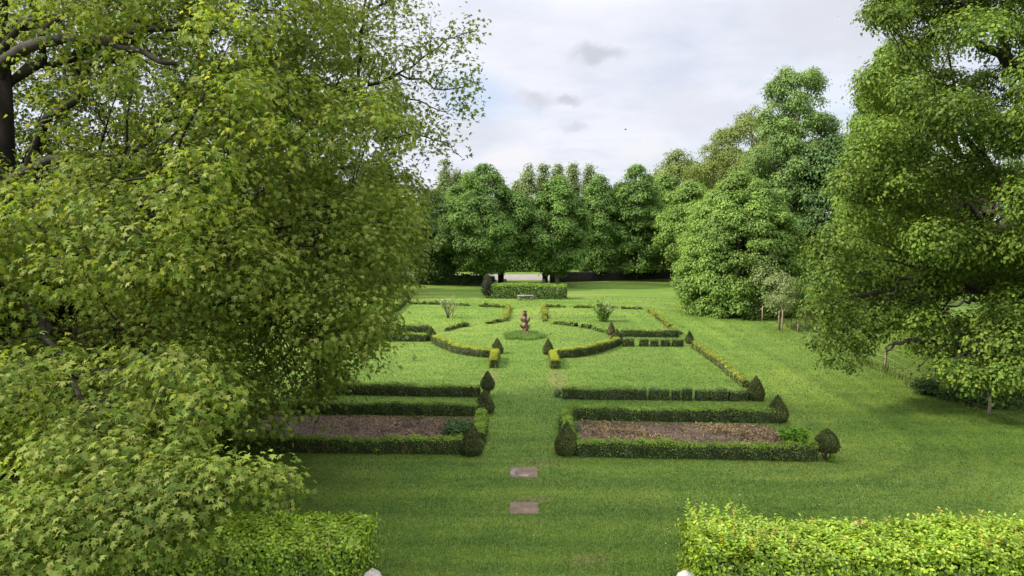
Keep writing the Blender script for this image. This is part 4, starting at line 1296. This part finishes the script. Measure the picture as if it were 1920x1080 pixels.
AV = 'avenue trees along the low wall'
for k, (cx, top, hw, lb) in enumerate([(985, 372, 52, 'dark tree on the far lane side showing between the two front avenue trees'), (1083, 372, 50, 'dark tree on the far lane side showing between the conical and narrow avenue trees'), (1155, 352, 50, 'dark tree on the far lane side behind the dip beside the rounded avenue tree'),
                                       (860, 345, 62, 'dark tree on the far lane side behind the broad left avenue tree')]):
    b_ = atd(cx, 500, 93); tree('broadleaf_tree', lb, 'tree', (b_[0], 93), atd(cx, top, 93)[2], (lambda u: .9 if u < .3 else max(.06, (1 - ((u - .3) / .7) ** 2.2) ** .8)), hw * 93 / F, 'avenue_leaf', .26, 3600, 9, .2, 'bark', 'trees on the far side of the lane', 100, 390 + k, .2, RHOMB, .28, .03)
ptree('lime_tree', 'broad dark avenue tree directly left of the lane opening', 910, 69.5, 308, 96, prof=cone_prof(2.0, .25), leaf='avenue_leaf', nclump=9000, per=10, trunk_r=.22, low=.13, npuff=190, seed=301, group=AV, puff=.15, csize=.2, lsize=.2, bark='pale_bark')
ptree('lime_tree', 'conical avenue tree directly right of the lane opening, in front of the row', 1045, 69.5, 328, 68, prof=cone_prof(1.8, .25), leaf='avenue_leaf', nclump=7000, per=10, trunk_r=.18, low=.12, npuff=150, seed=302, group=AV, puff=.17, csize=.2, lsize=.2, bark='pale_bark')
ptree('lime_tree', 'narrow avenue tree, second right of the lane opening', 1121, 76, 326, 48, prof=round_prof(), leaf='avenue_leaf', nclump=5000, per=9, trunk_r=.18, low=.105, npuff=150, seed=303, group=AV, csize=.22, lsize=.21, puff=.2)
ptree('lime_tree', 'tall rounded avenue tree with a flat top, in the middle of the row', 1192, 76, 308, 58, prof=round_prof(), leaf='avenue_leaf', nclump=5000, per=9, trunk_r=.2, low=.105, npuff=150, seed=304, group=AV, csize=.22, lsize=.21, puff=.2)
ptree('lime_tree', 'avenue tree half hidden between the rounded tree and the layered one', 1246, 80, 324, 58, prof=round_prof(), leaf='avenue_leaf', nclump=5000, per=9, trunk_r=.18, low=.105, npuff=150, seed=305, group=AV, csize=.22, lsize=.21, puff=.2)
ptree('lime_tree', 'yellow green avenue tree with layered sprays beside the spreading bush tree', 1290, 72, 338, 66, prof=egg_prof(.5), leaf='lime_leaf', nclump=4400, per=10, trunk_r=.17, low=.09, npuff=110, seed=306, group=AV, csize=.26, flat=.22, lsize=.2)
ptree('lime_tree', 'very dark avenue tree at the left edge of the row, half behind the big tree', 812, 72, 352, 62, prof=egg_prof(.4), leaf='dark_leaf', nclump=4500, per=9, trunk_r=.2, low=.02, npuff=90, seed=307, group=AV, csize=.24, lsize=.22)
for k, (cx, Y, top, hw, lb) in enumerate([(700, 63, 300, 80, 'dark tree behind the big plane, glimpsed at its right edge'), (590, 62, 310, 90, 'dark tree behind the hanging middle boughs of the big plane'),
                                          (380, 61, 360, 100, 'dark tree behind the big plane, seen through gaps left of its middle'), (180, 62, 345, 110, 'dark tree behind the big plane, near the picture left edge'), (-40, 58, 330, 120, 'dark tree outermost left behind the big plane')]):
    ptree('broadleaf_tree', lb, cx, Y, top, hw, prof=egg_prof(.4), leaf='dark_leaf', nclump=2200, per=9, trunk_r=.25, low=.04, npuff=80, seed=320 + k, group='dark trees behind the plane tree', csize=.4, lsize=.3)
ptree('copper_beech', 'small purple leaved tree glimpsed through the middle of the big plane', 410, 40, 405, 34, prof=egg_prof(.5), leaf='copper_leaf', nclump=900, per=8, trunk_r=.12, low=.2, npuff=40, seed=330)
# distant poplars
for k, (cx, top, hw, lb) in enumerate([(990, 305, 17, 'pale poplar at the left of the distant clump above the avenue'), (1018, 301, 15, 'pale poplar, second in the distant clump above the avenue'), (1044, 299, 16, 'pale poplar in the middle of the distant clump above the avenue'),
                                       (1072, 298, 15, 'tall pale poplar right of the middle of the distant clump'), (1103, 303, 14, 'pale poplar at the right end of the distant clump'), (970, 336, 14, 'short pale poplar at the left foot of the distant clump'),
                                       (836, 300, 13, 'pale poplar nearest the big plane above the left avenue tree'), (858, 309, 12, 'second distant poplar above the left avenue tree'), (880, 318, 16, 'low distant poplar behind the left avenue tree')]):
    ptree('poplar_tree', lb, cx, 150 + 3 * (k % 3), top, hw, prof=egg_prof(.5), leaf='poplar_leaf', nclump=900, per=9, trunk_r=.3, low=.05, npuff=46, seed=340 + k, group='distant poplars', csize=.5, lsize=.42, puff=.42)
for k, (cx, top, hw, lb) in enumerate([(940, 372, 60, 'far tree filling the dip left of the distant poplars'), (1060, 372, 60, 'far tree below the distant poplar clump'), (1150, 362, 50, 'far tree behind the dip in the avenue right of the poplars'), (1230, 350, 60, 'far tree behind the right part of the avenue')]):
    ptree('broadleaf_tree', lb, cx, 135, top, hw, prof=egg_prof(.4), leaf='poplar_leaf' if k < 3 else 'grey_leaf', nclump=1000, per=9, trunk_r=.3, low=.03, npuff=50, seed=350 + k, group='far trees behind the avenue', csize=.55, lsize=.42)
# right hand group
ptree('lime_tree', 'bright green spreading tree with boughs down to the lawn', 1387, 51, 322, 118, prof=skirt_prof(), leaf='lime_leaf', nclump=21000, per=10, trunk_r=.25, low=.0, npuff=420, seed=361, csize=.17, lsize=.17, puff=.12, group='trees right of the avenue', smooth=1.0)
ptree('lime_tree', 'tall loose grey green tree rising to a blunt top behind the spreading tree', 1482, 60, 112, 98, prof=lambda u: .55 + .5 * math.sin(u / .45 * 1.57) if u < .45 else (1.05 - .35 * (u - .45) / .3 if u < .75 else .7 * max(.1, (1 - ((u - .75) / .25) ** 2)) ** .6), leaf='grey_leaf', nclump=10000, per=10, trunk_r=.45, low=.16, npuff=210, seed=362, csize=.24, lsize=.18, puff=.17, group='trees right of the avenue')
ptree('beech_tree', 'olive green domed tree left of the tall loose tree', 1405, 78, 200, 128, prof=egg_prof(.42), leaf='beech_leaf', nclump=8500, per=10, trunk_r=.5, low=.08, npuff=190, seed=363, csize=.3, lsize=.21, puff=.16, group='trees right of the avenue')
ptree('beech_tree', 'rounded distant tree standing above the right end of the avenue', 1268, 96, 281, 74, prof=egg_prof(.5), leaf='beech_leaf', nclump=3000, per=9, trunk_r=.4, low=.05, npuff=90, seed=364, csize=.42, lsize=.3, group='trees right of the avenue')
ptree('beech_tree', 'mid green tree filling the slope of crowns between the rounded and the olive domed tree', 1335, 88, 296, 80, prof=egg_prof(.45), leaf='beech_leaf', nclump=4200, per=9, trunk_r=.3, low=.03, npuff=110, seed=367, csize=.3, lsize=.24, puff=.2, group='trees right of the avenue')
ptree('chestnut_tree', 'horse chestnut with cream flower candles showing left of the oak top', 1640, 46, 88, 72, prof=egg_prof(.4), leaf='lime_leaf', nclump=6500, per=10, trunk_r=.4, low=.12, npuff=110, seed=365, csize=.22, lsize=.18, group='trees right of the avenue', blossoms=210)
ptree('chestnut_tree', 'deep green tree between the spreading tree and the oak', 1560, 57, 240, 84, prof=egg_prof(.42), leaf='dark_leaf', nclump=7000, per=10, trunk_r=.4, low=.03, npuff=110, seed=366, csize=.25, lsize=.22, group='trees right of the avenue')
for k, (cx, Y, top, hw, lb) in enumerate([(1700, 75, 260, 110, 'dark tree behind the oak, left of its middle'), (1850, 80, 250, 120, 'dark tree behind the oak, towards the picture edge'), (2000, 70, 230, 120, 'dark tree behind the oak, beyond the picture edge')]):
    ptree('broadleaf_tree', lb, cx, Y, top, hw, prof=egg_prof(.42), leaf='avenue_leaf', nclump=2400, per=9, trunk_r=.35, low=.1, npuff=90, seed=370 + k, group='dark trees behind the oak', csize=.42, lsize=.3)
ptree('young_tree', 'pale young tree with a thin trunk, nearer of the two staked trees', 1466, 43, 508, 40, prof=egg_prof(.5), leaf='sapling_leaf', nclump=420, per=10, trunk_r=.05, low=.3, npuff=26, seed=381, csize=.16, lsize=.11, puff=.3, group='young staked trees', nl=7)
ptree('young_tree', 'slim pale young tree, further of the two staked trees', 1430, 47, 478, 38, prof=egg_prof(.35), leaf='sapling_leaf', nclump=420, per=9, trunk_r=.05, low=.18, npuff=26, seed=382, csize=.17, lsize=.11, puff=.3, group='young staked trees', nl=7)

# ------------------------------------------------------------------ the big plane tree
PLANE_POLY = [(-1500, -1500), (600, -1500), (660, -300), (680, 0), (690, 60), (745, 120), (775, 200), (775, 300), (800, 380), (792, 470), (768, 540), (738, 600), (722, 690), (690, 690), (650, 640), (640, 720),
              (575, 800), (545, 790), (520, 800), (470, 818), (420, 815), (405, 850), (460, 855), (520, 862), (560, 878), (545, 905), (480, 935), (410, 950), (400, 990), (330, 1020), (230, 1050), (100, 1075), (-300, 1110), (-1500, 1200)]
def plane_tree():
    rng = np.random.default_rng(41)
    base = np.array([-14.1, 19.2, 0.0])
    T = thing('plane_tree', base, 'huge plane tree with hanging lobed leaves filling the left side', 'tree')
    cen = np.array([-12.4, 18.6, 10.2]); rad = np.array([11.9, 9.0, 11.2])
    C = []; R = []
    while len(C) < 1500:
        d = norm(rng.normal(0, 1, 3))
        if d[2] < -.5 and rng.random() < .3: continue
        f = rng.uniform(.12, 1.0) ** .5
        c = cen + d * f * rad
        if c[2] < 2.2 or c[2] > 21: continue
        pr = rng.uniform(.5, 1.1)
        q, ok = proj(c)
        if c[1] < 7: continue
        if ok[0]:
            if q[0, 1] < 790 and c[1] < 12.2 + 1.3 * max(0, (400 - q[0, 1]) / 200): continue
            if q[0, 0] < 60 and q[0, 1] < 260 and c[1] < 18.8: continue
            if q[0, 1] < 330 and q[0, 0] < 700 and rng.random() < .5: continue
            dd = pr * F / c[1] * .75
            a = np.linspace(0, 6.28, 9)[:-1]
            ring = q + dd * np.stack([np.cos(a), np.sin(a)], 1)
            inside = inpoly(ring, PLANE_POLY)
            if not inside.all(): continue
        C.append(c); R.append((pr, pr, pr * .75))
    nbulk = len(C)
    for _ in range(120):
        px, py = rng.uniform(-150, 430), rng.uniform(640, 850)
        if px > 330 and py > 780: continue
        C.append(atd(px, py, rng.uniform(12.6, 16.5))); r = rng.uniform(.4, .75); R.append((r, r, r * .75))
    for _ in range(52):
        px, py = rng.uniform(-150, 400), rng.uniform(650, 850)
        if px > 320 and py > 780: continue
        C.append(atd(px, py, rng.uniform(10.4, 12.6))); r = rng.uniform(.28, .5); R.append((r, r, r * .75))
    nlow = len(C)
    # the low bough that reaches towards the camera
    for (px, py, Y, r) in [(500, 885, 9.6, .28), (455, 890, 9.4, .33), (400, 880, 9.3, .36), (350, 900, 9.2, .42), (430, 920, 9.2, .25), (330, 950, 9.0, .42), (280, 900, 9.3, .5), (250, 980, 8.8, .42), (180, 930, 9.0, .5), (150, 1010, 8.7, .4),
                           (80, 960, 8.9, .5), (20, 1000, 8.8, .5), (-60, 960, 9, .6), (220, 850, 9.8, .5), (120, 850, 9.8, .6), (330, 840, 10, .4), (60, 1045, 8.6, .35), (360, 985, 9.0, .22), (530, 880, 9.7, .15)]:
        C.append(atd(px, py, Y)); R.append((r * .85, r * .85, r * .6))
    nbough = len(C)
    # hanging curtain on the right side
    for (px, py, Y, r) in [(700, 560, 16.5, .55), (720, 600, 16.8, .4), (712, 650, 16.6, .28), (715, 680, 16.6, .16), (660, 620, 16, .6), (630, 680, 15.5, .5), (600, 720, 15, .45), (560, 750, 14, .4), (520, 780, 13.5, .35), (470, 790, 13, .35), (740, 520, 17, .5), (765, 480, 17, .45),
                           (770, 420, 17, .5), (780, 360, 17.2, .5), (600, 780, 14.5, .15), (430, 790, 12.5, .3)]:
        C.append(atd(px, py, Y + 2.3)); R.append((r * 1.1, r * 1.1, r))
    C = np.array(C); R = np.array(R)
    # sparse twiggy boughs against the sky
    SPr = []
    sky_poly = [(640, -260), (800, -260), (782, 0), (830, 50), (850, 75), (862, 45), (900, 50), (880, 85), (868, 110), (905, 150), (912, 165), (870, 180), (888, 212), (850, 205), (845, 240), (870, 300), (835, 285), (800, 310), (760, 280), (690, 100)]
    while len(SPr) < 135:
        px, py = rng.uniform(630, 915), rng.uniform(-260, 310)
        if not inpoly(np.array([[px, py]]), sky_poly)[0]: continue
        SPr.append(atd(px, py, rng.uniform(18.0, 20.5)))
    SPC = np.array(SPr)
    tr = MB()
    top = base + np.array([.6, .3, 15.5])
    trunk_tube(tr, base, top, .78, .22, rng, 1.4, 14, 18, .05)
    isb = np.zeros(len(C), bool); isb[nlow:nbough] = True
    far_ = ~isb & ~((np.arange(len(C)) >= nbulk) & (np.arange(len(C)) < nbough) & (C[:, 1] < 12.6))
    limbs(tr, base, top, C[far_], rng, 44, .15, .045, .6, .008, .22, 8)
    arm = bez(base + np.array([.3, -.4, 5.2]), np.array([-9.0, 13.5, 6.0]), atd(230, 905, 9.6), 14)
    arm2 = bez(arm[-2], atd(330, 895, 9.5), atd(500, 885, 9.7), 8)
    tube(tr, wob(arm, .04, rng), np.linspace(.10, .022, 14), 7)
    tube(tr, wob(arm2, .02, rng), np.linspace(.02, .007, 8), 5)
    an = np.concatenate([arm[5:], arm2])
    for c in C[(~far_)]:
        k = np.argmin(((an - c) ** 2).sum(1))
        if np.linalg.norm(an[k] - c) < 2.0:
            tube(tr, wob(bez(an[k], (an[k] + c) / 2 + np.array([0, 0, .1]), c, 5), .03, rng), np.linspace(.013, .005, 5), 4)
    br = tr
    # limbs the photograph shows bare
    def limb(pts, r0, r1, sides=8):
        P = np.array([atd(p[0], p[1], p[2] + 3.2) for p in pts])
        n = 14
        t = np.linspace(0, 1, len(P)); q = np.linspace(0, 1, n)
        PP = np.stack([np.interp(q, t, P[:, i]) for i in range(3)], 1)
        tube(br, wob(PP, .03, rng), np.linspace(r0, r1, n), sides)
        return PP
    limb([(-15, 130, 15.1), (70, 82, 13.6), (130, 72, 13.0), (200, 78, 12.4), (250, 95, 12.0), (330, 120, 11.6)], .16, .04)
    limb([(-15, 360, 15.1), (90, 300, 14), (180, 290, 13.4), (260, 310, 13)], .15, .04)
    limb([(-15, 470, 15.1), (200, 400, 15), (420, 390, 15.5), (600, 320, 16), (720, 300, 16.6)], .16, .03)
    a = limb([(420, 200, 15.5), (560, 190, 16), (672, 165, 16.5)], .12, .05)
    b = limb([(672, 165, 16.5), (674, 80, 16.6), (683, 0, 16.7), (690, -120, 16.8)], .05, .02)
    c = limb([(690, 160, 16.5), (740, 145, 16.8), (790, 150, 17), (830, 170, 17.1), (880, 158, 17.2), (905, 155, 17.2)], .04, .008)
    d = limb([(720, 150, 16.7), (780, 120, 17), (830, 80, 17.2), (870, 62, 17.3), (895, 55, 17.3)], .03, .008)
    e = limb([(700, 200, 16.6), (760, 180, 17), (820, 205, 17.2), (880, 208, 17.3)], .03, .008)
    f = limb([(720, 260, 16.8), (780, 250, 17), (835, 268, 17.1), (866, 296, 17.1)], .03, .008)
    g = limb([(690, 20, 16.7), (740, 0, 17), (790, -20, 17.2)], .03, .008)
    nodes = np.concatenate([b, c, d, e, f, g])
    for p in SPC:
        k = np.argmin(((nodes - p) ** 2).sum(1))
        if np.linalg.norm(nodes[k] - p) < 2.6:
            tube(br, wob(bez(nodes[k], (nodes[k] + p) / 2 + np.array([0, 0, .1]), p, 5), .03, rng), np.linspace(.014, .005, 5), 4)
    # twigs dangling in the near foliage
    for _ in range(420):
        k = rng.integers(0, len(C))
        p = C[k] + R[k] * norm(rng.normal(0, 1, 3)) * .8
        ln = rng.uniform(.4, 1.1)
        dv = np.array([rng.normal(0, .5), rng.normal(0, .5), -rng.uniform(.3, 1.0)])
        tube(br, wob(bez(p, p + dv * ln * .4 + np.array([0, 0, .12]), p + dv * ln, 5), .02, rng), np.linspace(.009, .004, 5), 4)
    tr.build('trunk', 'plane_bark', T, True, base)
    cr = MB()
    q, ok = proj(C)
    vis = ok & (q[:, 0] > -250) & (q[:, 0] < 2000) & (q[:, 1] > -350) & (q[:, 1] < 1200)
    wgt = np.where(vis, 1.0, 0.05)
    wgt[nbulk:] *= 1.5
    axis = np.array([-12.6, 18.8, 8.5])
    crown_leaves(cr, C[~isb], R[~isb], axis, 42000, 9.5, .185, .110, MAPLE, rng, .75, .5, .5, .55, .14, 0, None, wgt[~isb], .25)
    crown_leaves(cr, C[isb], R[isb], axis, 950, 8.0, .18, .098, MAPLE, rng, .75, .5, .5, .6, .4, 0, None, None, .25)
    m = 6
    ii = np.repeat(np.arange(len(SPC)), rng.integers(14, 36, len(SPC)))
    off = rng.normal(0, .24, (len(ii), 3))
    nr = np.array([0, -.25, .75]) + rng.normal(0, .5, (len(ii), 3)); tp = norm(off) + np.array([0, 0, -.9]) + rng.normal(0, .4, (len(ii), 3))
    leaves(cr, MAPLE, SPC[ii] + off, nr, tp, 1.0 * .115 * rng.uniform(.6, 1.2, len(ii)), 0)
    cr.build('crown', 'plane_leaf', T, False, base)
plane_tree()

# ------------------------------------------------------------------ the oak
OAK_POLY = [(1640, -1500), (1640, -150), (1622, 0), (1618, 20), (1650, 45), (1680, 60), (1672, 90), (1640, 110), (1615, 175), (1600, 230), (1592, 300), (1565, 345), (1575, 400), (1560, 450), (1530, 495), (1518, 560), (1525, 640), (1535, 690), (1560, 694), (1590, 705), (1612, 690), (1650, 660),
            (1700, 655), (1735, 668), (1790, 715), (1830, 735), (1880, 742), (1920, 720), (2100, 760), (3200, 800), (3200, -1500)]
def oak_tree():
    rng = np.random.default_rng(52)
    base = np.array([23.0, 30.0, 0.0])
    T = thing('oak_tree', base, 'massive oak with low sweeping boughs filling the right side', 'tree')
    cen = np.array([22.5, 29.5, 11.0]); rad = np.array([11.5, 10.5, 11.0])
    C = []; R = []
    while len(C) < 760:
        d = norm(rng.normal(0, 1, 3))
        f = rng.uniform(.4, 1.0) ** .55
        c = cen + d * f * rad
        if c[2] < 1.2: continue
        pr = rng.uniform(.6, 1.2)
        q, ok = proj(c)
        # the lower inner part is open: lawn shows through below the boughs
        if c[2] < 4.5 and rng.random() < .25: continue
        if ok[0]:
            dd = pr * F / c[1] * .8
            a = np.linspace(0, 6.28, 9)[:-1]
            ring = q + dd * np.stack([np.cos(a), np.sin(a)], 1)
            if not inpoly(ring, OAK_POLY).all(): continue
            if ((q[0, 0] - 1810) / 70) ** 2 + ((q[0, 1] - 565) / 32) ** 2 < 1 or ((q[0, 0] - 1690) / 55) ** 2 + ((q[0, 1] - 650) / 25) ** 2 < 1: continue
            if ((q[0, 0] - 1870) / 60) ** 2 + ((q[0, 1] - 90) / 45) ** 2 < 1 and rng.random() < .75: continue
        C.append(c); R.append((pr, pr, pr * .72))
    for (px, py, Y, r) in [(1545, 520, 25, .7), (1560, 560, 26, .7), (1600, 560, 27, .9), (1640, 540, 27, .9), (1680, 560, 27, .9), (1570, 610, 26, .6), (1620, 590, 26, .8), (1660, 590, 26, .7), (1700, 590, 26, .6), (1720, 540, 27, .8), (1550, 480, 26, .8), (1600, 500, 26, .9), (1860, 600, 25, .7), (1900, 560, 25, .8), (1840, 690, 24, .5), (1800, 690, 24, .5), (1900, 690, 23, .6), (1540, 580, 25, .6), (1545, 640, 25, .5), (1565, 670, 25, .35), (1600, 680, 25.5, .3), (1590, 620, 25.5, .6), (1620, 640, 26, .5), (1580, 440, 25.5, .8), (1650, 620, 26, .5), (1780, 690, 24, .5), (1830, 710, 23.5, .45), (1880, 700, 23, .6),
                           (1760, 640, 25, .5), (1850, 640, 24, .7), (1900, 640, 23.5, .7), (1730, 600, 25, .6), (1600, 340, 26, .8), (1640, 150, 26, .6), (1660, 40, 26, .5), (1640, 20, 26, .35), (1690, 20, 26, .5), (1720, 690, 24.8, .18), (1870, 730, 23.4, .25)]:
        C.append(atd(px, py, Y)); R.append((r, r, r * .72))
    C = np.array(C); R = np.array(R)
    tr = MB()
    top = base + np.array([-.8, -.2, 16])
    trunk_tube(tr, base, top, .85, .25, rng, 1.5, 14, 18, .1)
    limbs(tr, base, top, C, rng, 40, .2, .06, .6, .010, .2, 8)
    br = tr
    def limb(pts, r0, r1):
        P = np.array([atd(*p) for p in pts])
        n = 14
        t = np.linspace(0, 1, len(P)); q = np.linspace(0, 1, n)
        PP = np.stack([np.interp(q, t, P[:, i]) for i in range(3)], 1)
        tube(br, wob(PP, .05, rng), np.linspace(r0, r1, n), 8)
    limb([(1985, 560, 29.5), (1900, 640, 26.5), (1830, 655, 25.5), (1800, 660, 25.2), (1760, 672, 25)], .2, .05)
    limb([(1830, 655, 25.6), (1760, 640, 25.4), (1720, 640, 25.2), (1680, 645, 25), (1660, 660, 25)], .12, .03)
    limb([(1720, 640, 25.2), (1700, 640, 25), (1665, 648, 24.8), (1660, 665, 24.8)], .06, .02)
    limb([(1860, 560, 26), (1820, 565, 25.5), (1785, 575, 25), (1765, 590, 25)], .07, .02)
    limb([(1990, 250, 29.5), (1930, 150, 27.5), (1880, 105, 26.5), (1830, 85, 26), (1790, 70, 25.7)], .3, .08)
    limb([(1900, 115, 26.8), (1870, 60, 26.2), (1840, 30, 26), (1800, 0, 26)], .16, .05)
    tr.build('trunk', 'oak_bark', T, True, base)
    cr = MB()
    q, ok = proj(C)
    vis = ok & (q[:, 0] < 2150) & (q[:, 1] > -200)
    wgt = np.where(vis, 1.0, .3)
    crown_leaves(cr, C, R, np.array([22.7, 29.7, 9.5]), 52000, 11.0, .2, .11, OAKSPRIG, rng, .6, .5, .3, .6, .15, 0, None, wgt, .3)
    cr.build('crown', 'oak_leaf', T, False, base)
oak_tree()

# a bird high over the avenue
def bird():
    p = atd(1173, 243, 105)
    mb = MB()
    tube(mb, np.array([(-.16, 0, 0), (-.05, 0, 0), (.08, 0, 0), (.17, 0, .01)]), [.012, .05, .045, .01], 7)
    for s in (-1, 1):
        mb.add([(.06, 0, .02), (-.06, 0, .02), (-.12, s * .22, .09), (.03, s * .22, .1), (-.10, s * .42, .04), (0.06, 0, .035), (-.06, 0, .035), (-.12, s * .22, .1), (.03, s * .22, .11)],
               [np.array([(0, 1, 2, 3), (5, 8, 7, 6)]), np.array([(3, 2, 4)])], 0)
    o = mb.build('bird', 'bird')
    o.location = [float(c) for c in p]
    tag(o, 'tiny dark bird flying in the sky above the avenue', 'bird')
bird()

# ================================================================== CAMERA AND RENDER
cam = bpy.data.cameras.new('camera')
cam.sensor_width = 36.0
cam.lens = F / 1920.0 * 36.0
cam.clip_start = 0.1
cam.clip_end = 2000
co = bpy.data.objects.new('camera', cam)
COL.objects.link(co)
co.location = (0, 0, HC)
co.rotation_euler = (math.pi / 2 - PITCH, 0, 0)
SC.camera = co
SC.view_settings.view_transform = 'Standard'
SC.view_settings.look = 'None'
SC.view_settings.gamma = 1
SC.view_settings.exposure = 1.0
SC.render.engine = 'CYCLES'
try:
    SC.cycles.max_bounces = 6
    SC.cycles.diffuse_bounces = 3
    SC.cycles.transmission_bounces = 3
    SC.cycles.use_denoising = True
    SC.cycles.denoiser = 'OPENIMAGEDENOISE'
    SC.cycles.denoising_input_passes = 'RGB_ALBEDO_NORMAL'
    SC.cycles.denoising_prefilter = 'ACCURATE'
except Exception:
    pass
